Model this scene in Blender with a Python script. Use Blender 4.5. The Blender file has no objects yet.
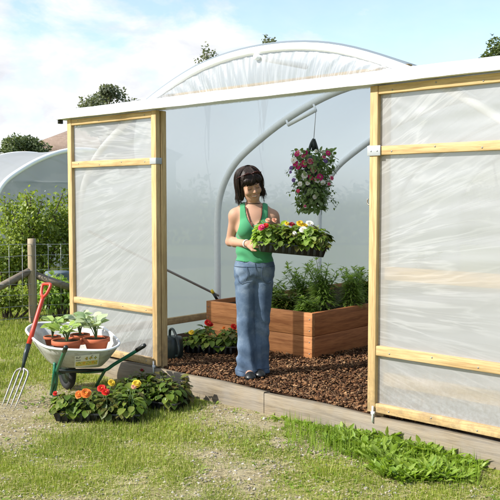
import bpy, math, random
import numpy as np
from mathutils import Vector, Matrix
random.seed(7); RNG = np.random.default_rng(7)
sc = bpy.context.scene
COL = sc.collection
PI = math.pi

# ------------------------------------------------------------------ camera
FPX, CAMZ, PITCH = 808.0, 1.4, math.radians(3.68)
cp, sp = math.cos(PITCH), math.sin(PITCH)
cd = bpy.data.cameras.new('camera'); cam = bpy.data.objects.new('camera', cd); COL.objects.link(cam)
cd.sensor_width = 36; cd.lens = 36 * FPX / 500; cd.clip_start = 0.1; cd.clip_end = 2000
cam.location = (0, 0, CAMZ); cam.rotation_euler = (PI / 2 - PITCH, 0, 0)
sc.camera = cam
def ray(px, py):
    a, b = (px - 250) / FPX, (250 - py) / FPX
    return Vector((a, cp + b * sp, -sp + b * cp))
def at(px, py, Y):
    d = ray(px, py); return Vector((0, 0, CAMZ)) + d * (Y / d.y)
def on(px, py, z):
    d = ray(px, py); return Vector((0, 0, CAMZ)) + d * ((z - CAMZ) / d.z)
GZ = -0.15                                   # grass level; the soil in the tunnel is z = 0
TO = Vector((-1.622, 7.321, 0)); TANG = math.atan2(-0.6723, 0.7403)
U = Vector((0.7403, -0.6723, 0)); V = Vector((0.6723, 0.7403, 0))
def F(s, d, z): return TO + U * s + V * d + Vector((0, 0, z))
def sd(p): q = Vector(p) - TO; return q.dot(U), q.dot(V)

# ------------------------------------------------------------------ mesh builder
class MB:
    def __init__(self): self.v = []; self.f = []; self.m = []; self.n = 0
    def add(self, vs, fs, mi=0):
        vs = np.asarray(vs, float).reshape(-1, 3); b = self.n
        self.v.append(vs); self.n += len(vs)
        for f in fs: self.f.append([int(i) + b for i in f]); self.m.append(mi)
    def box(self, a, b, mi=0):
        (x0, y0, z0), (x1, y1, z1) = a, b
        self.add([(x0,y0,z0),(x1,y0,z0),(x1,y1,z0),(x0,y1,z0),(x0,y0,z1),(x1,y0,z1),(x1,y1,z1),(x0,y1,z1)],
                 [(0,3,2,1),(4,5,6,7),(0,1,5,4),(1,2,6,5),(2,3,7,6),(3,0,4,7)], mi)
    def obox(self, c, ax, ay, az, mi=0):
        c, ax, ay, az = (np.array(q, float) for q in (c, ax, ay, az)); vs = []
        for k in (-1, 1):
            for i, j in ((-1,-1),(1,-1),(1,1),(-1,1)): vs.append(c + ax*i + ay*j + az*k)
        self.add(vs, [(0,3,2,1),(4,5,6,7),(0,1,5,4),(1,2,6,5),(2,3,7,6),(3,0,4,7)], mi)
    def tube(self, pts, r, n=8, mi=0, closed=False, caps=True):
        P = [Vector(p) for p in pts]; k = len(P)
        R = [r] * k if not hasattr(r, '__len__') else list(r)
        T = []
        for i in range(k):
            a = P[(i-1) % k] if (closed or i > 0) else P[i]; b = P[(i+1) % k] if (closed or i < k-1) else P[i]
            t = (b - a); T.append(t.normalized() if t.length > 1e-9 else Vector((0,0,1)))
        nrm = T[0].orthogonal().normalized(); vs = []
        for i in range(k):
            nrm = (nrm - T[i] * nrm.dot(T[i]))
            nrm = nrm.normalized() if nrm.length > 1e-6 else T[i].orthogonal().normalized()
            bi = T[i].cross(nrm)
            for j in range(n):
                a = 2*PI*j/n; vs.append(P[i] + (nrm*math.cos(a) + bi*math.sin(a)) * R[i])
        fs = []
        for i in range(k if closed else k-1):
            i2 = (i+1) % k
            for j in range(n): fs.append((i*n+j, i*n+(j+1) % n, i2*n+(j+1) % n, i2*n+j))
        if caps and not closed:
            fs.append(tuple(range(n-1, -1, -1))); fs.append(tuple((k-1)*n+j for j in range(n)))
        self.add(vs, fs, mi)
    def lathe(self, prof, n=20, c=(0,0,0), mi=0):
        vs = []; fs = []
        for r, z in prof:
            for j in range(n): a = 2*PI*j/n; vs.append((c[0]+r*math.cos(a), c[1]+r*math.sin(a), c[2]+z))
        for i in range(len(prof)-1):
            for j in range(n): fs.append((i*n+j, i*n+(j+1)%n, (i+1)*n+(j+1)%n, (i+1)*n+j))
        self.add(vs, fs, mi)
    def grid(self, fn, nu, nv, mi=0):
        vs = [fn(i/nu, j/nv) for j in range(nv+1) for i in range(nu+1)]
        fs = [(j*(nu+1)+i, j*(nu+1)+i+1, (j+1)*(nu+1)+i+1, (j+1)*(nu+1)+i) for j in range(nv) for i in range(nu)]
        self.add(vs, fs, mi)
    def ball(self, c, r, mi=0, n=10, m=7):
        r = (r, r, r) if not hasattr(r, '__len__') else r
        vs = []; fs = []
        for i in range(m+1):
            t = PI*i/m
            for j in range(n): a = 2*PI*j/n; vs.append((c[0]+r[0]*math.sin(t)*math.cos(a), c[1]+r[1]*math.sin(t)*math.sin(a), c[2]+r[2]*math.cos(t)))
        for i in range(m):
            for j in range(n): fs.append((i*n+j, (i+1)*n+j, (i+1)*n+(j+1)%n, i*n+(j+1)%n))
        self.add(vs, fs, mi)
    # vectorised leaves: pos, dir, up (N,3); length, width (N); droop (N)
    def leaves(self, pos, dr, up, L, W, droop=0.25, fold=0.25, mi=0, shape='leaf'):
        pos, dr, up = (np.asarray(a, float) for a in (pos, dr, up)); N = len(pos)
        L = np.broadcast_to(L, N).astype(float); W = np.broadcast_to(W, N).astype(float); droop = np.broadcast_to(droop, N).astype(float)
        dr = dr / (np.linalg.norm(dr, axis=1, keepdims=True)+1e-9)
        sd_ = np.cross(dr, up); sd_ /= (np.linalg.norm(sd_, axis=1, keepdims=True)+1e-9)
        nn = np.cross(sd_, dr)
        if shape == 'leaf':
            t = np.array([(0,0),(.32,-1),(.32,0),(.32,1),(.7,-.8),(.7,0),(.7,.8),(1,0)])
            F_ = [(0,1,2),(0,2,3),(1,4,5,2),(2,5,6,3),(4,7,5),(5,7,6)]
        elif shape == 'round':
            t = np.array([(0,0),(.10,.62),(.40,1),(.76,.78),(1,.06),(.76,-.78),(.40,-1),(.10,-.62),(.45,0)])
            F_ = [(i,8,(i+1)%8) for i in range(8)]
        elif shape == 'lobed':
            o_ = [(0,.08),(.20,.22),(.30,.62),(.37,.34),(.50,.88),(.58,.48),(.74,1.0),(.90,.55),(1,0)]
            t = np.array(o_+[(x_,-y_) for x_,y_ in o_[-2::-1]]+[(.62,0)]); k_ = len(t)-1
            F_ = [(i,k_,(i+1)%k_) for i in range(k_)]
        elif shape == 'blade':
            t = np.array([(0,-1),(0,1),(.55,.75),(.55,-.75),(1,0)]); F_ = [(0,1,2,3),(3,2,4)]
        else:                                        # 'quad' four-cornered small leaf
            t = np.array([(0,0),(.5,1),(1,0),(.5,-1)]); F_ = [(0,3,2,1)]
        u = t[:,0]; w = t[:,1]
        vs = pos[:,None,:] + dr[:,None,:]*(u[None,:,None]*L[:,None,None]) + sd_[:,None,:]*(w[None,:,None]*(W*.5)[:,None,None]) \
             + nn[:,None,:]*((np.abs(w)[None,:]*fold*(W*.5)[:,None] - droop[:,None]*L[:,None]*(u**2)[None,:])[:,:,None])
        k = len(t); b = self.n
        self.v.append(vs.reshape(-1,3)); self.n += N*k
        if not hasattr(self, 'bulk'): self.bulk = []
        for f in F_:
            self.bulk.append((np.arange(N)[:,None]*k + np.array(f)[None,:] + b, mi))
    def build(self, name, mats, parent=None, smooth=False, loc=None, bevel=0):
        me = bpy.data.meshes.new(name)
        V_ = np.concatenate(self.v) if self.v else np.zeros((0,3))
        loops = []; starts = []; tot = []; mi = []; pos = 0
        if self.f:
            ln = np.array([len(f) for f in self.f]); loops.append(np.concatenate([np.array(f) for f in self.f]))
            tot.append(ln); mi.append(np.array(self.m))
        for arr, m in getattr(self, 'bulk', []):
            loops.append(arr.reshape(-1)); tot.append(np.full(len(arr), arr.shape[1])); mi.append(np.full(len(arr), m))
        loops = np.concatenate(loops); tot = np.concatenate(tot); mi = np.concatenate(mi)
        starts = np.concatenate([[0], np.cumsum(tot)[:-1]])
        me.vertices.add(len(V_)); me.vertices.foreach_set('co', V_.astype(np.float32).reshape(-1))
        me.loops.add(len(loops)); me.loops.foreach_set('vertex_index', loops.astype(np.int32))
        me.polygons.add(len(tot)); me.polygons.foreach_set('loop_start', starts.astype(np.int32))
        try: me.polygons.foreach_set('loop_total', tot.astype(np.int32))
        except Exception: pass
        me.polygons.foreach_set('material_index', mi.astype(np.int32))
        if smooth: me.polygons.foreach_set('use_smooth', np.ones(len(tot), bool))
        me.update(calc_edges=True); me.validate()
        for m in (mats if isinstance(mats, (list, tuple)) else [mats]): me.materials.append(m)
        o = bpy.data.objects.new(name, me); COL.objects.link(o)
        if parent: o.parent = parent
        if loc is not None: o.location = loc
        if bevel:
            b = o.modifiers.new('bevel', 'BEVEL'); b.width = bevel; b.segments = 2; b.limit_method = 'ANGLE'
        return o
def tag(o, label=None, cat=None, group=None, kind=None):
    if label: o['label'] = label
    if cat: o['category'] = cat
    if group: o['group'] = group
    if kind: o['kind'] = kind
    return o
def empty(name, loc=(0,0,0), rz=0, label=None, cat=None, group=None):
    o = bpy.data.objects.new(name, None); COL.objects.link(o); o.location = loc; o.rotation_euler = (0,0,rz)
    o.empty_display_size = .1
    return tag(o, label, cat, group)
def copy_tree(o, parent=None):
    c = o.copy(); COL.objects.link(c)
    if parent: c.parent = parent
    for ch in list(o.children): copy_tree(ch, c)
    return c
def bez(p, n=12):                                    # Catmull-Rom through points
    P = [Vector(q) for q in p]; P = [P[0]*2-P[1]] + P + [P[-1]*2-P[-2]]; out = []
    for i in range(1, len(P)-2):
        for k in range(n):
            t = k/n; a,b,c,d = P[i-1],P[i],P[i+1],P[i+2]
            out.append(.5*((2*b)+(c-a)*t+(2*a-5*b+4*c-d)*t*t+(-a+3*b-3*c+d)*t**3))
    out.append(P[-2]); return out
def vnoise(x, y, seed=0):                            # lattice value noise 0..1
    x = np.asarray(x, float); y = np.asarray(y, float)
    xi = np.floor(x).astype(np.int64); yi = np.floor(y).astype(np.int64); fx = x-xi; fy = y-yi
    def h(a, b):
        n = (a*374761393 + b*668265263 + seed*1274126177) & 0x7fffffff
        n = ((n ^ (n >> 13)) * 1274126177) & 0x7fffffff
        return ((n ^ (n >> 16)) & 0xffff) / 65535.0
    fx = fx*fx*(3-2*fx); fy = fy*fy*(3-2*fy)
    return (h(xi,yi)*(1-fx)+h(xi+1,yi)*fx)*(1-fy) + (h(xi,yi+1)*(1-fx)+h(xi+1,yi+1)*fx)*fy
def fbm(x, y, seed=0, o=4):
    s = 0; a = .5
    for i in range(o): s = s + a*vnoise(x*2**i, y*2**i, seed+i); a *= .5
    return s/(1-.5**o)

# ------------------------------------------------------------------ materials
class NT:
    def __init__(self, name):
        self.m = bpy.data.materials.new(name); self.m.use_nodes = True; self.t = self.m.node_tree; self.t.nodes.clear()
        self.out = self.n('ShaderNodeOutputMaterial')
    def n(self, t, **kw):
        k = self.t.nodes.new(t)
        for a, b in kw.items():
            if hasattr(k, a) and a not in k.inputs: setattr(k, a, b)
            else: k.inputs[a].default_value = b
        return k
    def l(self, a, b): self.t.links.new(a, b)
    def coord(self, scale=(1,1,1), kind='Object', rot=(0,0,0)):
        c = self.n('ShaderNodeTexCoord'); m = self.n('ShaderNodeMapping'); m.inputs['Scale'].default_value = scale; m.inputs['Rotation'].default_value = rot
        self.l(c.outputs[kind], m.inputs['Vector']); return m.outputs['Vector']
    def noise(self, vec, scale, detail=4, rough=.55, dist=0):
        k = self.n('ShaderNodeTexNoise'); k.inputs['Scale'].default_value = scale; k.inputs['Detail'].default_value = detail
        k.inputs['Roughness'].default_value = rough; k.inputs['Distortion'].default_value = dist
        self.l(vec, k.inputs['Vector']); return k.outputs['Fac']
    def ramp(self, fac, stops):
        r = self.n('ShaderNodeValToRGB'); e = r.color_ramp.elements
        while len(e) < len(stops): e.new(.5)
        for q, (p, c) in zip(e, stops): q.position = p; q.color = (*c, 1) if len(c) == 3 else c
        self.l(fac, r.inputs['Fac']); return r.outputs['Color']
    def mix(self, a, b, fac, mode='MIX'):
        k = self.n('ShaderNodeMixRGB'); k.blend_type = mode
        for i, q in ((1, a), (2, b), (0, fac)):
            if isinstance(q, (tuple, list)): k.inputs[i].default_value = (*q, 1)
            elif isinstance(q, (int, float)): k.inputs[i].default_value = q
            else: self.l(q, k.inputs[i])
        return k.outputs[0]
    def bump(self, h, s=.3, d=.01):
        b = self.n('ShaderNodeBump'); b.inputs['Strength'].default_value = s; b.inputs['Distance'].default_value = d
        self.l(h, b.inputs['Height']); return b.outputs['Normal']
    def pbsdf(self, col, rough=.6, nrm=None, metal=0, spec=.5, **kw):
        p = self.n('ShaderNodeBsdfPrincipled')
        if isinstance(col, (tuple, list)): p.inputs['Base Color'].default_value = (*col, 1)
        else: self.l(col, p.inputs['Base Color'])
        if isinstance(rough, (int, float)): p.inputs['Roughness'].default_value = rough
        else: self.l(rough, p.inputs['Roughness'])
        p.inputs['Metallic'].default_value = metal; p.inputs['Specular IOR Level'].default_value = spec
        if nrm is not None: self.l(nrm, p.inputs['Normal'])
        for k, v in kw.items(): p.inputs[k].default_value = v
        return p.outputs[0]
    def done(self, sh): self.l(sh, self.out.inputs['Surface']); return self.m
def m_wood(name, axis, base, dark, knots=True, weather=0.0, bump=.25):
    t = NT(name); s = [9, 9, 9]; s['xyz'.index(axis)] = .6
    v = t.coord(tuple(s)); g = t.noise(v, 3.2, 6, .6, .6); v2 = t.coord(tuple(q*6 for q in s)); g2 = t.noise(v2, 2.5, 3)
    c = t.ramp(g, [(.3, dark), (.52, base), (.75, tuple(min(1, q*1.12) for q in base))])
    c = t.mix(c, t.ramp(g2, [(.35, (.55,.5,.45)), (.6, (1,1,1))]), .5, 'MULTIPLY')
    if knots:
        s3 = [3.2, 3.2, 3.2]; s3['xyz'.index(axis)] = 1.5
        vo = t.n('ShaderNodeTexVoronoi'); vo.inputs['Scale'].default_value = 1.6; t.l(t.coord(tuple(s3)), vo.inputs['Vector'])
        c = t.mix(tuple(q*.35 for q in dark), c, t.ramp(vo.outputs['Distance'], [(.03,(0,0,0)),(.10,(1,1,1))]))
    dn = t.noise(t.coord((1,1,1)), 2.3, 5); c = t.mix(c, t.ramp(dn, [(.3,(.72,.68,.6)),(.6,(1,1,1))]), .55, 'MULTIPLY')
    if name.startswith('pine'):
        cz = t.n('ShaderNodeTexCoord'); sz = t.n('ShaderNodeSeparateXYZ'); t.l(cz.outputs['Object'], sz.inputs[0]); mr = t.n('ShaderNodeMapRange'); t.l(sz.outputs[2], mr.inputs[0])
        mr.inputs[1].default_value = .5; mr.inputs[2].default_value = -.05; dn2 = t.noise(t.coord(), 16, 6, .7)
        c = t.mix(c, (.20,.15,.09), t.mix((0,0,0), t.ramp(dn2, [(.42,(0,0,0)),(.62,(.75,.75,.75))]), mr.outputs[0]))
    if weather:
        w = t.noise(t.coord((1,1,1)), 5, 6, .65)
        c = t.mix(c, (.21,.19,.16), t.ramp(w, [(.35,(0,0,0)),(.65,(weather,)*3)]))
    return t.done(t.pbsdf(c, .62, t.bump(g2, bump, .004), spec=.3))
def m_plain(name, col, rough=.5, metal=0, var=.2, scale=12, spec=.5, bump=0, **kw):
    t = NT(name); n = t.noise(t.coord(), scale, 5, .6)
    c = t.mix(tuple(q*(1-var) for q in col), tuple(min(1,q*(1+var)) for q in col), n)
    return t.done(t.pbsdf(c, rough, t.bump(n, bump, .004) if bump else None, metal, spec, **kw))
def m_leaf(name, cols, trans=.35, rough=.45, spec=.4):
    t = NT(name); g = t.n('ShaderNodeNewGeometry')
    c = t.ramp(g.outputs['Random Per Island'], [(i/max(1, len(cols)-1), q) for i, q in enumerate(cols)])
    n = t.noise(t.coord(), 2.5, 3); c = t.mix(c, t.ramp(n, [(.3,(.65,.7,.6)),(.7,(1.2,1.15,1))]), .6, 'MULTIPLY')
    p = t.pbsdf(c, rough, spec=spec); tr = t.n('ShaderNodeBsdfTranslucent')
    t.l(t.mix(c, (1.25,1.3,.55), 1, 'MULTIPLY'), tr.inputs['Color'])
    m = t.n('ShaderNodeMixShader'); m.inputs[0].default_value = trans; t.l(p, m.inputs[1]); t.l(tr.outputs[0], m.inputs[2])
    return t.done(m.outputs[0])
def m_petal(name, col, trans=.3, rim=None):
    t = NT(name); g = t.n('ShaderNodeNewGeometry')
    c = t.mix(tuple(q*.72 for q in col), tuple(min(1, q*1.15) for q in col), g.outputs['Random Per Island'])
    p = t.pbsdf(c, .55, spec=.25); tr = t.n('ShaderNodeBsdfTranslucent'); t.l(c, tr.inputs['Color'])
    m = t.n('ShaderNodeMixShader'); m.inputs[0].default_value = trans; t.l(p, m.inputs[1]); t.l(tr.outputs[0], m.inputs[2])
    return t.done(m.outputs[0])
def m_film(name, clear=.22, scat=.5, col=(.86,.89,.9), stretch=(1,1,1), scale=3, bump=.5, gloss=.08, rough=.28, fan=None, crease=0, cscale=14):
    t = NT(name)
    n = t.noise(t.coord(stretch), scale, 5, .55, .4); n2 = t.noise(t.coord(), 1.3, 3)
    if fan:                                              # tension creases spreading from a pulled point of the sheet
        c_ = t.n('ShaderNodeTexCoord'); sx_ = t.n('ShaderNodeSeparateXYZ'); t.l(c_.outputs['Object'], sx_.inputs[0])
        def mt(op, a, b=0.0):
            k = t.n('ShaderNodeMath'); k.operation = op
            for i_, q in enumerate((a, b)):
                if isinstance(q, (int, float)): k.inputs[i_].default_value = q
                else: t.l(q, k.inputs[i_])
            return k.outputs[0]
        dx, dz = mt('SUBTRACT', sx_.outputs[0], fan[0]), mt('SUBTRACT', sx_.outputs[2], fan[1])
        an = mt('ARCTAN2', dz, dx); rr = mt('SQRT', mt('ADD', mt('MULTIPLY', dx, dx), mt('MULTIPLY', dz, dz)))
        cb = t.n('ShaderNodeCombineXYZ'); t.l(mt('MULTIPLY', an, cscale), cb.inputs[0]); t.l(mt('MULTIPLY', rr, 1.1), cb.inputs[1])
        fn = t.noise(cb.outputs[0], 1.0, 3, .6, .5)
    else: fn = t.noise(t.coord(stretch), scale*1.6, 3, .6, .3)
    ridge = t.ramp(fn, [(.455,(0,0,0)),(.505,(1,1,1)),(.56,(0,0,0))])
    patch = t.ramp(n2, [(.38,(.15,.15,.15)),(.62,(1,1,1))]); cr_ = t.mix(ridge, patch, 1, 'MULTIPLY')
    nb = t.bump(t.mix(n, fn, .6), bump, .02)
    d = t.n('ShaderNodeBsdfDiffuse'); tr = t.n('ShaderNodeBsdfTranslucent'); tp = t.n('ShaderNodeBsdfTransparent'); gl = t.n('ShaderNodeBsdfGlossy')
    cc = t.mix(col, tuple(min(.92, q*1.2) for q in col), cr_) if crease else col
    for q in (d, tr):
        if crease: t.l(cc, q.inputs['Color'])
        else: q.inputs['Color'].default_value = (*col, 1)
    gl.inputs['Roughness'].default_value = rough
    gl.inputs['Color'].default_value = (.95,.97,1,1); tp.inputs['Color'].default_value = (.95,.955,.955,1)
    for q in (d, tr, gl): t.l(nb, q.inputs['Normal'])
    a = t.n('ShaderNodeMixShader'); a.inputs[0].default_value = scat; t.l(d.outputs[0], a.inputs[1]); t.l(tr.outputs[0], a.inputs[2])
    b = t.n('ShaderNodeMixShader'); t.l(a.outputs[0], b.inputs[1]); t.l(tp.outputs[0], b.inputs[2])
    cl = t.ramp(n2, [(.3,(clear*.8,)*3),(.7,(clear*1.2,)*3)])
    if fan:                                              # soil splashed on the foot of the sheet
        lo = mt('MULTIPLY', mt('MAXIMUM', mt('SUBTRACT', .42, sx_.outputs[2]), 0), 2.2); dn = t.noise(t.coord(), 38, 5, .7)
        dm = mt('MULTIPLY', lo, mt('MAXIMUM', mt('MULTIPLY', mt('SUBTRACT', dn, .40), 4.0), 0)); dm = mt('MULTIPLY', mt('MINIMUM', dm, .55), .5)
        dc = t.mix(cc, (.30,.23,.15), dm)
        for q in (d, tr):
            for l_ in list(q.inputs['Color'].links): t.t.links.remove(l_)
            t.l(dc, q.inputs['Color'])
    if crease: cl = t.mix(cl, (0,0,0), t.mix((0,0,0), cr_, crease))
    t.l(cl, b.inputs[0])
    c = t.n('ShaderNodeMixShader'); c.inputs[0].default_value = gloss; t.l(b.outputs[0], c.inputs[1]); t.l(gl.outputs[0], c.inputs[2])
    return t.done(c.outputs[0])

PINE = (.60,.43,.215); PINED = (.42,.275,.12)
M = {}
for a in 'xyz': M['pine_'+a] = m_wood('pine_'+a, a, PINE, PINED)
M['sill_wood'] = m_wood('sill_wood', 'x', (.25,.20,.13), (.11,.085,.055), True, .6, .5)
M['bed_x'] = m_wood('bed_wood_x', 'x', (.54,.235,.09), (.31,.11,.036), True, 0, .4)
M['bed_y_shaded'] = m_wood('bed_wood_y_shaded', 'y', (.46,.17,.062), (.26,.085,.03), True, 0, .4)  # darker copy of the bed wood: shade on the side planks put into the colour
M['post'] = m_wood('post_wood', 'z', (.42,.33,.21), (.24,.175,.11), True, .3, .5)
M['strut'] = m_wood('strut_wood', 'x', (.30,.24,.17), (.16,.12,.08), True, .5, .5)
M['film_wall'] = m_film('polythene_cover', .065, .70, (.35,.395,.415), (1,1,.35), 1.4, .25, .04, .4)
M['film_left'] = m_film('polythene_left_door', .34, .5, (.63,.63,.632), (.5,1,4), .9, .26, .07, .3, (2.1,1.75), .36, 22)
M['film_right'] = m_film('polythene_right_door', .33, .5, (.64,.64,.642), (.5,1,4), .9, .28, .07, .3, (1.9,.75), .36, 22)
M['film_end'] = m_film('polythene_end', .50, .45, (.62,.65,.67), (.7,1,2.5), 1.3, .4, .06, .3)
M['film_gable'] = m_film('polythene_gable', .58, .40, (.54,.56,.58), (7,1,.5), 1.2, .35, .10, .3, (2.23,.7), .6, 40)
M['film_far'] = m_film('polythene_far', .15, .35, (.34,.36,.37), (1,1,1), 1.2, .3, .06, .4)
M['white_film'] = m_plain('white_wrapped_film', (.84,.85,.86), .38, 0, .04, 6, .5, .3)
M['galv'] = m_plain('galvanised_tube', (.80,.83,.84), .5, .0, .08, 30)
M['zinc'] = m_plain('zinc_plate', (.42,.44,.46), .5, .3, .1, 30)
M['galv_dark'] = m_plain('weathered_steel', (.30,.29,.27), .5, .6, .25, 30)
M['wire'] = m_plain('fence_wire', (.42,.43,.43), .5, .6, .1)
M['brace'] = m_plain('brace_steel', (.42,.37,.34), .6, .1, .2)
M['black'] = m_plain('black_plastic', (.012,.013,.013), .38, 0, .3, 30)
M['tyre'] = m_plain('tyre_rubber', (.012,.012,.012), .8, 0, .3, 30)
M['dgreen'] = m_plain('dark_green_plastic', (.012,.022,.02), .4, 0, .3, 20)
M['green_paint'] = m_plain('green_painted_steel', (.01,.13,.07), .35, 0, .25, 25)
M['red_paint'] = m_plain('red_plastic', (.52,.045,.02), .38, 0, .15, 25)
M['terracotta'] = m_plain('terracotta', (.44,.115,.05), .75, 0, .22, 14, .3, .3)
M['compost'] = m_plain('compost', (.035,.022,.014), .95, 0, .5, 60, .1, .9)
M['yellow'] = m_plain('yellow_plastic', (.75,.55,.05), .4)
M['white'] = m_plain('white_plastic', (.78,.78,.75), .5, 0, .05)
def m_pan():
    t = NT('pan_metal'); n = t.noise(t.coord(), 7, 6, .65); n2 = t.noise(t.coord(), 45, 4)
    c = t.ramp(n, [(.3,(.36,.35,.31)),(.5,(.50,.50,.47)),(.7,(.62,.63,.62))]); c = t.mix(c, (.24,.19,.12), t.mix(t.ramp(n2,[(.56,(0,0,0)),(.72,(.6,.6,.6))]), t.ramp(t.noise(t.coord((1,1,2.5)), 9, 6, .7),[(.50,(0,0,0)),(.68,(.55,.55,.55))]), .5, 'LIGHTEN'))
    return t.done(t.pbsdf(c, .48, t.bump(n2,.15,.003), .35))
M['pan'] = m_pan()
# plants
M['lf_begonia'] = m_leaf('begonia_leaf', [(.05,.09,.014),(.14,.21,.03),(.07,.125,.018),(.20,.26,.045),(.10,.09,.025),(.10,.17,.02)], .35, .42, .3)
M['lf_bronze'] = m_leaf('bronze_leaf', [(.10,.075,.022),(.06,.095,.016),(.15,.16,.035),(.12,.07,.03)], .3, .42, .3)
M['lf_fresh'] = m_leaf('fresh_leaf', [(.30,.43,.10),(.38,.52,.14),(.25,.38,.08),(.46,.55,.22)], .55)
M['lf_lettuce'] = m_leaf('seedling_leaf', [(.32,.47,.12),(.42,.54,.20),(.36,.50,.10)], .4)
M['lf_silver'] = m_leaf('silvery_leaf', [(.42,.50,.33),(.52,.58,.42),(.32,.45,.22)], .3)
M['lf_petunia'] = m_leaf('petunia_leaf', [(.11,.19,.05),(.17,.26,.08),(.26,.33,.16),(.10,.18,.045)], .3)
M['lf_bush'] = m_leaf('bush_leaf', [(.15,.21,.035),(.23,.30,.05),(.32,.38,.09),(.11,.16,.025)], .5)
M['lf_tree'] = m_leaf('tree_leaf', [(.09,.125,.05),(.12,.155,.065),(.15,.185,.085)], .3)  # lifted tones, distance haze put into the leaf colour
M['lf_tree2'] = m_leaf('maple_leaf', [(.12,.14,.09),(.155,.175,.115),(.185,.20,.14)], .3)  # paled and greyed: distance haze is painted into these leaves too
M['lf_weed'] = m_leaf('weed_leaf', [(.17,.28,.03),(.24,.36,.045),(.33,.43,.09),(.19,.31,.035)], .45)
M['grass'] = m_leaf('grass_blade', [(.17,.25,.025),(.24,.32,.035),(.33,.34,.08),(.20,.29,.03),(.44,.40,.18),(.28,.35,.05)], .3, .5, .3)
M['bark'] = m_plain('tree_bark', (.10,.075,.055), .9, 0, .35, 10, .2, .8)
M['stem'] = m_plain('green_stem', (.10,.16,.05), .6)
for k, c in dict(red=(.62,.02,.012), orange=(.80,.22,.035), yellow=(.82,.58,.05), white=(.82,.81,.76), pink=(.72,.05,.16), magenta=(.60,.02,.19), pale=(.80,.42,.42), purple=(.17,.09,.34), peach=(.84,.45,.30), crimson=(.32,.01,.03)).items():
    M['p_'+k] = m_petal('petal_'+k, c)
M['p_eye'] = m_petal('flower_centre', (.75,.62,.08))

# ------------------------------------------------------------------ world, sun
SUN_EL, SUN_AZ = math.radians(39), Vector((-1, -.40, 0)).normalized()
L = Vector((SUN_AZ.x*math.cos(SUN_EL), SUN_AZ.y*math.cos(SUN_EL), math.sin(SUN_EL)))
w = bpy.data.worlds.new('World'); sc.world = w; w.use_nodes = True; nt = w.node_tree; nt.nodes.clear()
def wn(t): return nt.nodes.new(t)
bg = wn('ShaderNodeBackground'); wo = wn('ShaderNodeOutputWorld'); sky = wn('ShaderNodeTexSky'); sky.sky_type = 'NISHITA'; sky.sun_disc = False
sky.sun_elevation = SUN_EL; sky.sun_rotation = math.atan2(SUN_AZ.x, SUN_AZ.y) % (2*PI); sky.dust_density = .9; sky.ozone_density = 1.0
tc = wn('ShaderNodeTexCoord'); sx = wn('ShaderNodeSeparateXYZ'); nt.links.new(tc.outputs['Generated'], sx.inputs[0])
def wmath(op, a, b=0.0):
    k = wn('ShaderNodeMath'); k.operation = op
    for i, q in enumerate((a, b)):
        if isinstance(q, (int, float)): k.inputs[i].default_value = q
        else: nt.links.new(q, k.inputs[i])
    return k.outputs[0]
def wnoise(vec, sc_, det, dist=0):
    k = wn('ShaderNodeTexNoise'); k.inputs['Scale'].default_value = sc_; k.inputs['Detail'].default_value = det; k.inputs['Roughness'].default_value = .58
    k.inputs['Distortion'].default_value = dist; nt.links.new(vec, k.inputs['Vector']); return k.outputs['Fac']
mp = wn('ShaderNodeMapping'); mp.inputs['Scale'].default_value = (1, 1, 1.9); mp.inputs['Location'].default_value = (.35, .0, .22); nt.links.new(tc.outputs['Generated'], mp.inputs[0])
n1 = wnoise(mp.outputs[0], 7.5, 8, .25); n2 = wnoise(mp.outputs[0], 26, 5, .3)
cov = wmath('ADD', n1, wmath('MULTIPLY', wmath('SUBTRACT', n2, .5), .12))
cov = wmath('ADD', cov, wmath('MULTIPLY', sx.outputs[0], -.62))          # more cloud to the west
cov = wmath('ADD', cov, wmath('MULTIPLY', wmath('SUBTRACT', .16, sx.outputs[2]), .75))
cr = wn('ShaderNodeValToRGB'); cr.color_ramp.elements[0].position = .46; cr.color_ramp.elements[1].position = .66; nt.links.new(cov, cr.inputs[0])
sh = wn('ShaderNodeValToRGB'); sh.color_ramp.elements[0].position = .3; sh.color_ramp.elements[1].position = .62
sh.color_ramp.elements[0].color = (3.1,3.2,3.45,1); sh.color_ramp.elements[1].color = (4.3,4.3,4.3,1)
mp2 = wn('ShaderNodeMapping'); mp2.inputs['Location'].default_value = (1.4, .3, .5); mp2.inputs['Scale'].default_value = (1,1,2.2); nt.links.new(tc.outputs['Generated'], mp2.inputs[0])
nt.links.new(wnoise(mp2.outputs[0], 11, 7, .3), sh.inputs[0])
mx = wn('ShaderNodeMixRGB'); veil = wmath('MAXIMUM', cr.outputs[0], wmath('MULTIPLY', n2, .25)); nt.links.new(veil, mx.inputs[0]); nt.links.new(sky.outputs[0], mx.inputs[1]); nt.links.new(sh.outputs[0], mx.inputs[2])
nt.links.new(mx.outputs[0], bg.inputs[0]); nt.links.new(bg.outputs[0], wo.inputs[0]); bg.inputs[1].default_value = .11
sl = bpy.data.lights.new('sun', 'SUN'); so = bpy.data.objects.new('sun', sl); COL.objects.link(so)
sl.energy = 3.2; sl.angle = math.radians(.55); sl.color = (1, .965, .90)
so.rotation_euler = L.to_track_quat('Z', 'Y').to_euler(); so.location = (-20, 0, 20)
vs = sc.view_settings; vs.view_transform = 'Standard'; vs.look = 'None'; vs.gamma = 1; vs.use_curve_mapping = False; vs.exposure = 1.27
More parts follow.
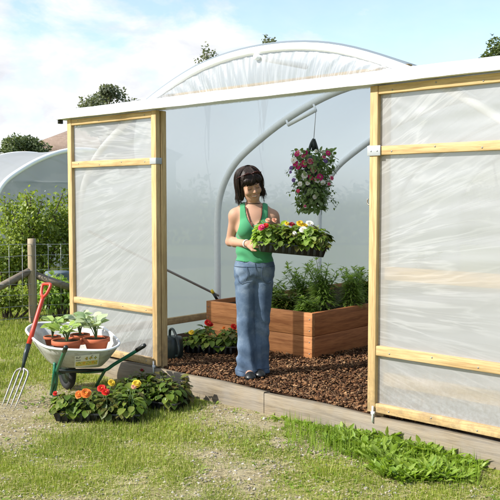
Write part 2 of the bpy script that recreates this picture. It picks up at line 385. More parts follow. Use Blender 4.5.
# ================================================================== GROUND
def grassy(x, y):
    g = fbm(x*1.3+5, y*1.3+9, 3, 4)*.65 + fbm(x*5, y*5, 8, 3)*.35
    g = g + .06*np.clip((y-7.5)/2, 0, 1)                                     # greener by the fence
    px = x/np.maximum(y, .1)
    g = g - .22*np.exp(-(((x+1.75)/.28)**2 + ((y-5.9)/.5)**2))               # worn strip by the fork
    s = (x-TO.x)*U.x + (y-TO.y)*U.y; d = (x-TO.x)*V.x + (y-TO.y)*V.y
    g = g - .20*np.exp(-((d+.25)/.22)**2 - ((s-2.3)/.8)**2)                  # bare soil by the sill
    g = g + .10*np.exp(-((d+.3)/.3)**2 - ((s-3.8)/.6)**2)
    return g
t = NT('ground_soil')
at_ = t.n('ShaderNodeAttribute'); at_.attribute_name = 'patch'
n1_ = t.noise(t.coord(), 30, 6, .7); n2_ = t.noise(t.coord(), 120, 4, .6); n3_ = t.noise(t.coord(), 4, 5)
soil = t.ramp(n1_, [(.3,(.14,.11,.055)),(.5,(.27,.225,.12)),(.68,(.38,.335,.22))])
soil = t.mix(soil, (.42,.37,.25), t.ramp(n3_, [(.45,(0,0,0)),(.7,(.5,.5,.5))]))
gr = t.ramp(n2_, [(.3,(.13,.18,.02)),(.55,(.23,.26,.04)),(.75,(.34,.32,.10))])
fac = t.n('ShaderNodeMath'); fac.operation = 'ADD'; t.l(at_.outputs['Fac'], fac.inputs[0])
mm = t.n('ShaderNodeMath'); mm.operation = 'MULTIPLY_ADD'; t.l(n1_, mm.inputs[0]); mm.inputs[1].default_value = .5; mm.inputs[2].default_value = -.25; t.l(mm.outputs[0], fac.inputs[1])
c = t.mix(soil, gr, t.ramp(fac.outputs[0], [(.34,(0,0,0)),(.54,(1,1,1))]))
M['ground'] = t.done(t.pbsdf(c, .95, t.bump(n2_, .8, .01), spec=.15))
N = 330
xs = np.sinh(np.linspace(-6, 6, N))*1.3; ys = 5.5 + np.sinh(np.linspace(-6, 6, N))*1.3
X, Y = np.meshgrid(xs, ys)
Z = GZ + .03*(fbm(X*.9, Y*.9, 21, 3)-.5) * np.clip(1.5-np.hypot(X, Y-6)/14, 0, 1) + .012*(fbm(X*6, Y*6, 22, 2)-.5)
g = MB(); idx = np.arange(N*N).reshape(N, N)
g.v = [np.stack([X.ravel(), Y.ravel(), Z.ravel()], 1)]; g.n = N*N
g.bulk = [(np.stack([idx[:-1,:-1].ravel(), idx[:-1,1:].ravel(), idx[1:,1:].ravel(), idx[1:,:-1].ravel()], 1), 0)]
go = g.build('ground', M['ground'], smooth=True); go['kind'] = 'structure'
a_ = go.data.attributes.new('patch', 'FLOAT', 'POINT'); a_.data.foreach_set('value', grassy(X.ravel(), Y.ravel()).astype(np.float32))
def gz(x, y): return GZ + .03*(fbm(x*.9, y*.9, 21, 3)-.5) * np.clip(1.5-np.hypot(x, y-6)/14, 0, 1)

def scatter(n, ylo=3.9, yhi=15):
    u = RNG.random(n); y = ylo*(yhi/ylo)**u; x = (RNG.random(n)*2-1)*(.46*y+.3)
    s = (x-TO.x)*U.x + (y-TO.y)*U.y; d = (x-TO.x)*V.x + (y-TO.y)*V.y
    ok = ~((s > -.05) & (s < 4.7) & (d > -.10)); return x[ok], y[ok]
x, y = scatter(450000); gv = grassy(x, y) + (RNG.random(len(x))-.5)*.22
k = gv > .405; x, y, gv = x[k], y[k], gv[k]; n = len(x)
an = RNG.random(n)*2*PI; lean = .25 + RNG.random(n)*.95
dr = np.stack([np.cos(an)*lean, np.sin(an)*lean, np.ones(n)], 1); up = np.stack([np.cos(an), np.sin(an), np.full(n,.2)], 1)
h_ = (.016 + .03*RNG.random(n)) * (0.6 + np.clip((gv-.45)*4, 0, 1.0)) * np.clip(y/5.5, .8, 1.15)
b = MB(); b.leaves(np.stack([x, y, gz(x, y)-.002], 1), dr, up, h_, .0038*np.clip(y/5, .8, 2.2), .35, .0, 0, 'blade')
go2 = tag(b.build('grass', M['grass']), 'patchy short green and straw coloured grass in front of the tunnel', 'grass', kind='stuff')
# broadleaf ground cover mixed in the turf
x, y = scatter(16000); gv = fbm(x*2.2+3, y*2.2, 31, 3); k = gv > .56; x, y = x[k], y[k]; n = len(x)
an = RNG.random(n)*2*PI; dr = np.stack([np.cos(an), np.sin(an), .25+.5*RNG.random(n)], 1)
b = MB(); b.leaves(np.stack([x, y, gz(x, y)], 1), dr, np.tile([0,0,1.], (n,1)), .018+.03*RNG.random(n), .012+.012*RNG.random(n), .3, .2, 0, 'leaf')
tag(b.build('clover', M['lf_weed']), 'low clover and small leafy weeds through the turf', 'clover', kind='stuff')
# pebbles and dry straw
x, y = scatter(15000, 3.9, 9); gv = grassy(x, y) + (RNG.random(len(x))-.5)*.15; k = gv < .50; x, y = x[k], y[k]; n = len(x)
def pebble_mesh(x, y, z, r, mat, name, flat=.6):
    oc = np.array([(1,0,0),(.3,.95,0),(-.8,.6,0),(-.8,-.6,0),(.3,-.95,0),(.1,.05,1),(0,0,-1)]); n = len(x); b = MB()
    a = RNG.random(n)*2*PI; ca, sa = np.cos(a), np.sin(a); jit = 1 + (RNG.random((n,7,3))-.5)*.6
    o = oc[None]*jit; xx = o[...,0]*ca[:,None] - o[...,1]*sa[:,None]; yy = (o[...,0]*sa[:,None] + o[...,1]*ca[:,None])*.8
    vv = np.stack([xx*r[:,None]+x[:,None], yy*r[:,None]+y[:,None], o[...,2]*r[:,None]*flat+z[:,None]], 2)
    b.v = [vv.reshape(-1,3)]; b.n = n*7; base = np.arange(n)[:,None]*7; b.bulk = []
    for i in range(5):
        b.bulk.append((base+np.array([[i,(i+1)%5,5]]), 0)); b.bulk.append((base+np.array([[(i+1)%5,i,6]]), 0))
    return b.build(name, mat)
def m_rand(name, cols, rough=.85):
    t = NT(name); g = t.n('ShaderNodeNewGeometry')
    return t.done(t.pbsdf(t.ramp(g.outputs['Random Per Island'], [(i/(len(cols)-1), q) for i, q in enumerate(cols)]), rough, spec=.25))
M['pebble'] = m_rand('pebbles', [(.20,.17,.13),(.36,.32,.26),(.28,.25,.21),(.48,.45,.40),(.16,.13,.10)])
M['chip'] = m_rand('bark_chips', [(.05,.022,.011),(.12,.052,.021),(.07,.032,.014),(.21,.10,.04),(.03,.015,.009),(.34,.20,.10),(.10,.042,.018)])
M['straw'] = m_rand('straw', [(.42,.34,.17),(.52,.44,.25),(.34,.27,.13)])
tag(pebble_mesh(x, y, gz(x, y)+.001, .004+.011*RNG.random(n)**2.2, M['pebble'], 'pebbles'), 'small grey and buff stones lying in the worn turf', 'gravel', kind='stuff')
x, y = scatter(26000, 3.9, 9); n = len(x); an = RNG.random(n)*2*PI
b = MB(); b.leaves(np.stack([x, y, gz(x, y)+.006+.01*RNG.random(n)], 1), np.stack([np.cos(an), np.sin(an), .1*RNG.random(n)], 1), np.tile([0,0,1.], (n,1)), .02+.035*RNG.random(n), .0035, 0, 0, 0, 'quad')
tag(b.build('dry_straw', M['straw']), 'dry clipped straw lying on the turf', 'straw', kind='stuff')

# ================================================================== POLYTUNNEL
PT = empty('polytunnel', TO, TANG, 'long clear polytunnel with timber sliding doors open at its near end', 'polytunnel')
prof = bez([(-2.2,0),(-2.2,.6),(-2.2,1.15),(-2.15,1.45),(-1.98,1.72),(-1.7,1.93),(-1.19,2.2),(-.6,2.43),(0,2.52),(.6,2.43),(1.19,2.2),(1.7,1.93),(1.98,1.72),(2.15,1.45),(2.2,1.15),(2.2,.6),(2.2,0)], 6) if False else None
prof = [Vector((p.x, p.y, 0)) for p in bez([(-2.2,-.1,0),(-2.2,.6,0),(-2.2,1.15,0),(-2.15,1.45,0),(-1.98,1.72,0),(-1.7,1.93,0),(-1.19,2.2,0),(-.6,2.40,0),(0,2.46,0),(.6,2.40,0),(1.19,2.2,0),(1.7,1.93,0),(1.98,1.72,0),(2.15,1.45,0),(2.2,1.15,0),(2.2,.6,0),(2.2,-.1,0)], 6)]
SC = 2.23                                            # s of the tunnel's centre line
HD = [.07 + 1.79*i for i in range(5)]
for i, d in enumerate(HD):
    b = MB(); b.tube([(SC+p.x, d, p.y) for p in prof], .036 if i else .028, 14)
    b.build('hoop', M['galv'] if i else M['white_film'], PT, True)
def cover_fn(off, sag=.03):
    def fn(u, v):
        k = u*(len(prof)-1); i = min(int(k), len(prof)-2); q = prof[i].lerp(prof[i+1], k-i)
        d = HD[0] + v*(HD[-1]-HD[0]); ph = ((d-HD[0])/1.79) % 1.0
        r = off - sag*math.sin(PI*ph)*(.35+.65*min(1, max(0, (q.y-.2)))) + .006*math.sin(q.y*9+d*3)*math.sin(PI*ph)
        nx = q.x/2.2; ny = max(0, (q.y-1.0)/1.5); ln = math.hypot(nx, ny)+1e-6
        return (SC+q.x+nx/ln*r, d, q.y+ny/ln*r)
    return fn
b = MB(); b.grid(cover_fn(.042), 96, 80); cv = b.build('cover', M['film_wall'], PT, True)
# end gable film over the door rail
RZ0, RZ1 = 2.105, 2.19
def top_z(s):
    a = abs(s-SC)
    for i in range(len(prof)//2, len(prof)-1):
        if prof[i].x <= a <= prof[i+1].x and prof[i+1].x > prof[i].x:
            return prof[i].y + (prof[i+1].y-prof[i].y)*(a-prof[i].x)/(prof[i+1].x-prof[i].x)
    return prof[len(prof)//2].y
def gable(u, v):
    s = SC + (u*2-1)*1.24; zt = max(top_z(s)+.02, RZ0+.03); z = RZ0 + (zt-RZ0)*v
    q = (s-SC)*(1-.35*v)
    pl = (.005*math.sin(q*64+2.2*math.sin(q*7)) + .0035*math.sin(q*141+2+2*math.sin(q*5)))*(.3+.5*vnoise(q*6,v,4))*(1-.5*v)*1.6
    return (s, .085 + pl - .03*math.sin(PI*v), z)
b = MB(); b.grid(gable, 300, 14); b.build('gable_film', M['film_gable'], PT, True)
0 and b.grid(lambda u, v: (SC+(u*2-1)*1.26, .12, 2.1+ (max(top_z(SC+(u*2-1)*1.26), 2.11)-2.1)*v), 30, 3)
b = MB(); b.box((SC-1.2,.10,2.198), (SC+1.2,.15,2.235)); b.build('gable_batten', M['pine_x'], PT, bevel=.003)
b = MB(); b.tube([(SC-.02,.035,2.41),(SC-.02,.62,2.41)], .022, 10); b.build('ridge_tube', M['galv'], PT, True)
# door rail wrapped in white film
b = MB(); RL = -.12
def rail(u, v):
    pr = [(-.075,RZ0),(-.082,RZ0+.02),(-.075,RZ0+.062),(-.04,RZ1-.004),(.0,RZ1+.006),(.06,RZ1-.002),(.062,RZ0+.003)]
    k = v*6; i = min(int(k), 5); p, q = pr[i], pr[i+1]; f = k-i; s = RL+u*(4.9-RL)
    w = .0015*math.sin(s*7+v*3)+.0007*math.sin(s*23+v*5)
    return (s, p[0]+(q[0]-p[0])*f+w, p[1]+(q[1]-p[1])*f+w)
b.grid(rail, 160, 12); b.add([(RL,-.075,RZ0),(RL,-.075,RZ0+.062),(RL,-.04,RZ1-.004),(RL,0,RZ1),(RL,.062,RZ1),(RL,.062,RZ0)], [(0,1,2,3,4,5)])
b.add([(RL,-.075,RZ0+.002),(4.9,-.075,RZ0+.002),(4.9,.06,RZ0+.002),(RL,.06,RZ0+.002)], [(0,1,2,3)])
b.build('door_rail_cover', M['white_film'], PT, True)
b = MB(); b.box((RL+.01,-.05,RZ0-.035), (RL+.035,-.01,RZ0-.001)); b.build('rail_end_stop', M['black'], PT)
# jamb posts, fixed end panels and their rails
for nm, s0, s1 in (('end_panel',3.25,4.58),):
    pn = MB(); pn.grid(lambda u, v: (s0+(s1-s0)*u, .072+.004*math.sin(u*9+v*14), .04+2.06*v), 24, 30); pn = pn.build(nm, M['film_end'], PT, True)
    b = MB(); 
    for z in (.20,.88): b = MB(); b.box((s0+.03,.030,z), (s1-.075,.066,z+.085)); b.build('end_rail', M['pine_x'], pn, bevel=.004)
for s0, s1 in ((1.128,1.198),(3.25,3.32)):
    b = MB(); b.box((s0,.030,-.05), (s1,.088,2.10)); b.build('jamb_post', M['pine_z'], PT, bevel=.005)
# sliding doors
def film_panel(s0, s1, z0, z1, kind, seed):
    def fn(u, v):
        s = s0+(s1-s0)*u; z = z0+(z1-z0)*v; e = (math.sin(PI*min(1,max(0,u)))*math.sin(PI*min(1,max(0,v))))**.6
        w = 0
        if kind:                                     # creases that rise to the right, strongest under the upper rails
            q = (z-.16*s)*26 + 2.2*float(vnoise(s*1.3+seed, z*2.1, seed)); w = (.0022*math.sin(q)+.0012*math.sin(q*2.3+s*3))*(.4+.6*float(vnoise(s*.8, z*1.7, seed+5)))
        w += .004*(float(vnoise(s*2.5+seed, z*2.5, seed+2))-.5)
        a1 = math.atan2(z-z1, s-s0)*16; r1 = math.hypot(z-z1, s-s0); w += .0036*math.sin(a1)*math.exp(-r1*1.9)
        a2 = math.atan2(z-z1, s1-s)*17; r2 = math.hypot(z-z1, s1-s); w += .0036*math.sin(a2+1)*math.exp(-r2*1.9)
        return (s, .004+w*e, z)
    return fn
def door(s0, s1, lows, seed):
    ft, fb = -.028, .018; w = .058
    D = MB(); D.box((s0,ft,.03), (s0+w,fb,2.10)); D = D.build('sliding_door', M['pine_z'], PT, bevel=.004)
    b = MB(); b.box((s1-w,ft,.03), (s1,fb,2.10)); b.build('stile', M['pine_z'], D, bevel=.004)
    zs = [(.032,.090), lows, (1.668,1.724), (2.045,2.098)]
    for z0, z1 in zs:
        b = MB(); b.box((s0+w+.001,ft+.003,z0), (s1-w-.001,fb-.003,z1))
        r = b.build('rail', M['pine_x'], D, bevel=.004)
        q = s0+.16
        while q < s1-.1: sb = MB(); sb.ball((q, ft+.003, (z0+z1)/2+.01*math.sin(q*9)), (.006,.0035,.006), 0, 8, 5); q += .3; sb.build('screw', M['galv_dark'], r, True)
    for (a, c) in zip(zs[:-1], zs[1:]):
        b = MB(); b.grid(film_panel(s0+w-.01, s1-w+.01, a[1]-.01, c[0]+.01, True, seed), 60, int(70*(c[0]-a[1]))+12); b.build('film_panel', M['film_left' if s0 < 1 else 'film_right'], D, True); seed += 3
    return D
DL = door(0.0, 1.2, (.455,.510), 3); DR = door(3.235, 4.62, (.400,.462), 11)
b = MB(); b.box((3.222,-.035,1.665), (3.318,-.0285,1.728)); b.box((3.222,-.034,1.665),(3.2275,.03,1.728))
for q in (3.25,3.295): b.ball((q,-.036,1.695), (.006,.004,.006), 0, 8, 5)
b.build('bracket', M['zinc'], DR, bevel=.001)
b = MB(); b.box((1.13,-.034,1.672), (1.204,-.0285,1.722)); b.box((1.2005,-.034,1.672), (1.206,.03,1.722)); b.build('bracket', M['zinc'], DL, bevel=.001)
for s_, D in ((3.285, DR), (1.165, DL)):
    b = MB(); b.tube([(s_,-.040,-.03),(s_,-.040,.075)], .0065, 8); b.box((s_-.012,-.044,.02),(s_+.012,-.028,.04)); b.build('bolt', M['white'], D, True)
b = MB(); b.tube(bez([(3.235,.05,1.40),(3.225,.03,1.37),(3.205,.02,1.355),(3.19,.02,1.37),(3.192,.02,1.395)], 5), .005, 6); b.build('hook', M['galv_dark'], PT, True)
# sill board at the threshold: two planks end to end
for s0, s1, z in ((-.02,2.355,.012), (2.36,4.75,.004)):
    b = MB(); n_ = 40
    def sfn(u, v):
        s = s0+(s1-s0)*u; k = [(-.032,-.2),(-.032,z-.004),(-.028,z),(.024,z),(.028,z-.004),(.028,-.2)][int(round(v*5))]
        return (s, k[0]+.003*math.sin(s*5), k[1]+(.004*math.sin(s*7+k[0]*30) if k[1] > -.1 else 0))
    b.grid(sfn, n_, 5); 
    for s in (s0, s1): b.add([(s,-.032,-.2),(s,-.032,z),(s,.028,z),(s,.028,-.2)], [(0,1,2,3)])
    b.build('sill_board', M['sill_wood'], PT)
# inside: base rails, diagonal brace, stub bar for the basket
for s in (SC-2.16, SC+2.16):
    b = MB(); b.box((s-.02,HD[0]+.06,.12), (s+.02,HD[-1]-.05,.19)); b.build('base_rail', M['pine_y'], PT, bevel=.004)
b = MB(); b.tube([(SC-2.13,HD[0]+.05,1.1),(SC-2.13,HD[1]-.06,.36)], .013, 8); b.build('brace', M['brace'], PT, True)
# back end wall
b = MB(); b.grid(lambda u, v: (SC+(u*2-1)*2.18, HD[-1], (top_z(SC+(u*2-1)*2.18))*v), 40, 10); b.build('end_film', M['film_end'], PT, True)
HB = at(316, 110, 7.55); bs, bd = sd(HB)
q1 = at(288, 125, 7.74)-TO; B1 = (q1.dot(U), q1.dot(V), q1.z); q2 = HB-TO; B2 = (q2.dot(U), q2.dot(V), q2.z)
q3 = at(286.5, 120.5, 7.8)-TO; q4 = at(313.5, 104.5, 7.62)-TO
b = MB(); b.tube([B1, B2], .018, 10); b.tube([B1, (q3.dot(U), q3.dot(V), q3.z)], .010, 6); b.tube([B2, (q4.dot(U), q4.dot(V), q4.z)], .010, 6)
b.build('basket_bar', M['galv'], PT, True)
# soil floor of the tunnel
def floor_fn(u, v):
    s = .02+4.6*u; d = .03+7.2*v
    return tuple(F(s, d, .006*math.sin(s*6+d*4)+.025*(float(fbm(s*2.3, d*2.3, 41, 3))-.5)))
b = MB(); b.grid(floor_fn, 90, 120)
t = NT('soil_floor'); v_ = t.coord(); n_ = t.noise(v_, 40, 6, .7)
fl = b.build('soil_floor', t.done(t.pbsdf(t.ramp(n_, [(.3,(.03,.016,.01)),(.55,(.075,.04,.022)),(.75,(.13,.075,.04))]), .95, t.bump(n_, 1, .02), spec=.1)), smooth=True); fl['kind'] = 'structure'
n = 32000; s = .3+3.6*RNG.random(n); d = .04+4.2*RNG.random(n)**1.35
w_ = np.stack([TO.x+U.x*s+V.x*d, TO.y+U.y*s+V.y*d, .008+.025*(fbm(s*2.3, d*2.3, 41, 3)-.5)+.014*RNG.random(n)], 1)
an = RNG.random(n)*2*PI; ti = (RNG.random(n)-.35)*.9; ln = .009+.026*RNG.random(n)**2.0
ax = np.stack([np.cos(an), np.sin(an), ti], 1)*ln[:,None]*.5; ro = RNG.random((n,3))-.5; ay = np.cross(ax, ro); ay /= np.linalg.norm(ay, axis=1, keepdims=True); ay *= (ln*(.16+.2*RNG.random(n)))[:,None]
az = np.cross(ax, ay); az /= np.linalg.norm(az, axis=1, keepdims=True); az *= .0025
sg = np.array([(-1,-1,-1),(1,-1,-1),(1,1,-1),(-1,1,-1),(-.7,-1,1),(1,-.6,1),(.8,1,1),(-1,.7,1)])
vv = w_[:,None]+sg[None,:,:1]*ax[:,None]+sg[None,:,1:2]*ay[:,None]+sg[None,:,2:]*az[:,None]
b = MB(); b.v = [vv.reshape(-1,3)]; b.n = n*8; ba = np.arange(n)[:,None]*8
b.bulk = [(ba+np.array([q]), 0) for q in ((0,3,2,1),(4,5,6,7),(0,1,5,4),(1,2,6,5),(2,3,7,6),(3,0,4,7))]
tag(b.build('bark_mulch', M['chip']), 'brown bark chips spread over the soil inside the tunnel', 'bark mulch', kind='stuff')

# ================================================================== SECOND TUNNEL, FENCE, BACKGROUND
P2 = at(86, 147, 17.4); P2.z = GZ
T2 = empty('polytunnel', P2, math.atan2(V.y, V.x), 'grey white polytunnel standing crosswise behind the hedge on the left', 'polytunnel')
for d in (0, 2.2, 4.4, 6.6):
    b = MB(); b.tube([(p.x, d, p.y+.12) for p in prof], .05, 10); b.build('hoop', M['white_film'] if d == 0 else M['galv'], T2, True)
def c2(u, v):
    k = u*(len(prof)-1); i = min(int(k), len(prof)-2); q = prof[i].lerp(prof[i+1], k-i); d = v*11; ph = (d/2.2) % 1
    r = .04 - .05*math.sin(PI*ph)*max(.2, q.y/2.5); return (q.x*(1+r/2.2), d, q.y*(1+r/2.5)+.12)
b = MB(); b.grid(c2, 80, 60); b.build('cover', m_film('polythene_old', .2, .45, (.46,.475,.49), (1,1,1), 1.5, .3, .06, .4), T2, True)
b = MB(); b.grid(lambda u, v: ((u*2-1)*2.2, .03+.01*math.sin(u*40), .12+top_z(SC+(u*2-1)*2.18)*v), 60, 12); b.build('end_film', M['film_far'], T2, True)
b = MB(); b.box((-1.75,.05,1.85), (1.75,.08,1.90)); b.build('end_rail', M['galv'], T2)

# fence: strainer posts, struts and wire
FA, FB = on(-60, 330, GZ), on(95, 318, GZ)
FP = on(33, 323, GZ)
fx = (FB-FA).normalized(); FA = FP - fx*1.6; FB = FP + fx*1.0
wf = empty('wire_fence', FP, 0, 'wire stock netting fence on rough timber posts behind the wheelbarrow', 'fence')
def rel(p): return p - FP
b = MB(); b.tube(bez([(0,0,-.2),(.004,0,.4),(0,0,1.05),], 6), [.052]*12+[.05], 14); b.build('post', M['post'], wf, True)
for dx, tx in ((-1, -.75), (1, .62)):
    b = MB(); b.tube([rel(FP+fx*.03*dx+Vector((0,.0,.60+.05*(dx<0)))), rel(FP+fx*tx+Vector((0,-.02,.30 if dx<0 else .36)))], .045, 10); b.build('strut', M['strut'], wf, True)
for q in (-1.55, .98):
    b = MB(); b.tube([rel(FP+fx*q+Vector((0,0,-.2))), rel(FP+fx*q+Vector((0,0,1.0)))], .045, 12); b.build('post', M['post'], wf, True)
b = MB()
for z in (.08,.22,.36,.5,.66,.84,.98):
    b.tube([rel(FP+fx*q+Vector((0,-.055,z+.008*math.sin(q*5+z*9)))) for q in np.linspace(-1.6,1.0,14)], .0032, 5)
for q in np.arange(-1.55, 1.0, .16): b.tube([rel(FP+fx*q+Vector((0,-.056,.05))), rel(FP+fx*(q+.01)+Vector((0,-.056,.98)))], .0026, 5)
b.build('netting', M['wire'], wf)

# leafy masses
def clump(b, c, r, n, L, W, mi=0, seed=0, hollow=.45, shape='leaf', zmin=None):
    rg = np.random.default_rng(seed); u = rg.normal(size=(n,3)); u /= np.linalg.norm(u, axis=1, keepdims=True)
    rad = (hollow+(1-hollow)*rg.random(n)**.6); rad *= .72+.5*fbm(u[:,0]*2.2+seed*3.1, u[:,1]*2.2+u[:,2]*1.7, seed, 3)
    p = np.array(c)+u*rad[:,None]*np.array(r)
    if zmin is not None: k = p[:,2] > zmin; p, u = p[k], u[k]
    n = len(p); dr = u*.6 + rg.normal(size=(n,3))*.6; dr[:,2] -= .15
    b.leaves(p, dr, u+rg.normal(size=(n,3))*.4+np.array([0,0,.6]), L*(.6+.8*rg.random(n)), W*(.6+.8*rg.random(n)), .25, .2, mi, shape)
def bush(name, pos, h, r, n, mat, label, cat, group=None, L=.05, W=.03, nst=9, seed=0):
    root = empty(name, pos, 0, label, cat, group); rg = random.Random(seed); s = MB(); b = MB()
    for i in range(nst):
        a = rg.random()*2*PI; q = rg.uniform(.3, 1)*r; top = Vector((math.cos(a)*q, math.sin(a)*q*.8, h*rg.uniform(.6, 1)))
        mid = top*.5 + Vector((rg.uniform(-.1,.1), rg.uniform(-.1,.1), h*.08))
        s.tube(bez([(math.cos(a)*.06,math.sin(a)*.06,-.05), mid, top], 5), [.016*(1-k/12)+.004 for k in range(11)], 6)
        clump(b, top*.92-Vector((0,0,.05*h)), (r*.30,r*.28,h*.20), n//nst//2, L, W, 0, seed*31+i, .2)
        clump(b, mid*1.05, (r*.42,r*.4,h*.26), n//nst//4, L, W, 0, seed*31+i+100, .25, zmin=.02)
    s.build('stem', M['bark'], root, True); b.build('foliage', mat, root); return root
def gp(px, Y): p = at(px, 250, Y); return Vector((p.x, p.y, GZ))
bush('shrub', gp(34, 11.6), 1.66, .62, 6200, M['lf_bush'], 'tallest leafy green shrub behind the fence post', 'shrub', 'shrubs behind the fence', .052, .034, 17, 1)
bush('shrub', gp(4, 11.4), 1.22, .6, 4800, M['lf_bush'], 'green shrub cut by the left edge of the picture', 'shrub', 'shrubs behind the fence', .048, .03, 11, 2)
bush('shrub', gp(72, 11.8), 1.42, .5, 4200, M['lf_bush'], 'green shrub half hidden by the left door frame', 'shrub', 'shrubs behind the fence', .048, .03, 11, 3)
bush('bramble', gp(62, 10.25), .55, .42, 2600, M['lf_fresh'], 'low bright green bramble at the foot of the fence by the door', 'bramble', None, .06, .04, 8, 4)
bush('bramble', gp(8, 10.3), .40, .5, 1800, M['lf_bush'], 'low dull bramble at the foot of the fence by the left edge', 'bramble', None, .05, .03, 8, 5)
# blue grey water butt behind the fence
wb = gp(57, 10.9); b = MB(); b.lathe([(.0,0),(.15,0),(.17,.1),(.175,.35),(.165,.52),(.17,.54),(.16,.56),(.0,.57)], 20)
tag(b.build('water_butt', m_plain('blue_grey_plastic', (.13,.165,.19), .6), None, True, wb), 'faded blue grey water tub half hidden behind the fence', 'water tub')

def tree(name, base, h, crown, n, mat, label, cat, seed, L=.22, W=.13, th=.35, trunk_r=.14, lobes=14, group=None, kk=(.2,.38)):
    root = empty(name, base, 0, label, cat, group); rg = random.Random(seed); s = MB(); b = MB()
    ct = h*th; pts = bez([(0,0,-.3),(.05*h*.2,0,ct*.5),(-.02*h,0.01*h,ct),(.01*h,0,h*.8)], 5)
    s.tube(pts, [trunk_r*(1-.8*i/(len(pts)-1)) for i in range(len(pts))], 8)
    cc = Vector((0,0,h-crown[2]))
    for i in range(lobes):
        u = Vector((rg.gauss(0,1), rg.gauss(0,1), rg.gauss(0,.9))).normalized(); q = rg.uniform(.55,.85)
        tip = cc + Vector((u.x*crown[0]*q, u.y*crown[1]*q, u.z*crown[2]*q))
        st = Vector((0,0,min(ct*rg.uniform(.8,1.5), max(ct*.6, tip.z-.2))))
        s.tube(bez([st, st.lerp(tip,.5)+Vector((0,0,.06*h)), tip], 4), [trunk_r*.4*(1-k/9.5)+.01 for k in range(9)], 6)
        k = rg.uniform(*kk); clump(b, tip, (crown[0]*k,crown[1]*k,crown[2]*k*.8), n//lobes, L, W, 0, seed*57+i, .15)
    s.build('trunk', M['bark'], root, True); b.build('crown', mat, root); return root
def ztop(py, Y): return at(250, py, Y).z - GZ
tree('broadleaf_tree', gp(26, 40), ztop(132,40), (1.45,1.4,1.5), 14000, M['lf_tree'], 'small dark round headed tree beyond the left polytunnel', 'tree', 1, .13, .085, .35, .13, 30, None, (.3,.48))
tree('maple_tree', gp(108, 34), ztop(81,34), (1.45,1.3,1.25), 8000, M['lf_tree2'], 'loose open crowned maple showing above the left end of the door rail', 'tree', 2, .11, .08, .5, .09, 24, None, (.22,.42))
tree('slender_tree', gp(209, 28), ztop(44,28), (.55,.5,1.2), 750, M['lf_tree2'], 'twiggy tree tip peeping over the left slope of the gable arch', 'tree', 3, .09, .06, .5, .03, 14)
tree('slender_tree', gp(263, 28), ztop(29,28), (.7,.6,1.3), 1300, M['lf_tree2'], 'sparse tree tip just above the top of the gable arch', 'tree', 4, .09, .06, .5, .03, 13)
tree('slender_tree', gp(494, 26), ztop(31,26), (.8,.7,1.3), 4200, M['lf_tree'], 'leafy tree top above the rail at the right edge', 'tree', 5, .10, .07, .5, .06, 16)
# house roof
H = gp(100, 46); H.y = 46
hs = empty('house', H, math.radians(8), 'house with a brown tiled roof behind the left polytunnel', 'house')
b = MB(); b.box((-4.2,-3,0), (4.2,3,3.95)); b.build('wall', m_plain('render_wall', (.5,.47,.42), .9), hs)
t = NT('roof_tile'); wv = t.n('ShaderNodeTexBrick'); t.l(t.coord((1,1,1)), wv.inputs['Vector']); wv.inputs['Scale'].default_value = 3
wv.inputs['Color1'].default_value = (.22,.16,.12,1); wv.inputs['Color2'].default_value = (.28,.21,.165,1); wv.inputs['Mortar'].default_value = (.12,.09,.07,1)
rt = t.done(t.pbsdf(wv.outputs['Color'], .85, spec=.2))
b = MB(); b.add([(-4.6,-3.3,3.85),(4.6,-3.3,3.85),(4.6,3.3,3.85),(-4.6,3.3,3.85),(-1.4,0,5.45),(1.4,0,5.45)], [(0,1,5,4),(1,2,5),(2,3,4,5),(3,0,4),(3,2,1,0)]); rf = b.build('roof', rt, hs)
for xx in (-2.4, 0.2, 2.6):
    b = MB(); b.box((xx-.5,-3.05,1.0), (xx+.5,-2.98,2.2)); b.build('window', m_plain('dark_glass', (.03,.035,.04), .1), hs)

# hedgerow far behind everything
for i, (x_, y_, ln) in enumerate(((6,27,9),(-14,48,10),(14,33,7))):
    hd = empty('hedge', (x_, y_, GZ), 0, ['dark hedge far behind the tunnel, blurred by its film','dark hedge beyond the left polytunnel and the house','dark hedge beyond the right end of the tunnel'][i], 'hedge')
    b = MB()
    for k in range(int(ln*1.6)):
        q = -ln+2*ln*k/(ln*1.6-1); clump(b, (q, 0, 1.0), (1.0,.7,1.15), 420, .22, .14, 0, 300+i*50+k, .3)
    b.build('foliage', M['lf_tree'], hd)
# ================================================================== PLANT HELPERS
def bloom(b, c, nrm, r, mi, eye=None, petals=6, layers=2, cup=.35, rg=random):
    n = Vector(nrm).normalized(); a = n.orthogonal().normalized(); e = n.cross(a); pos = []; dr = []; up = []; Ls = []; Ws = []
    ph = rg.random()*PI
    for k in range(layers):
        for j in range(petals):
            t_ = 2*PI*(j+.5*k)/petals + ph; d_ = (a*math.cos(t_)+e*math.sin(t_)); lift = cup+.55*k
            pos.append(Vector(c)+n*(.002*k)); dr.append(d_+n*lift); up.append(n-d_*lift); q = r*.9*(1-.24*k)*rg.uniform(.8,1.15); Ls.append(q); Ws.append(q*2.6*math.sin(PI/petals)*1.25)
    b.leaves(pos, dr, up, np.array(Ls), np.array(Ws), .22, -.18, mi)
    if eye is not None: b.ball(Vector(c)+n*r*.12, r*.16, eye, 8, 5)
PCOL = ['red','orange','yellow','white','pink','magenta','pale','purple','peach','crimson']
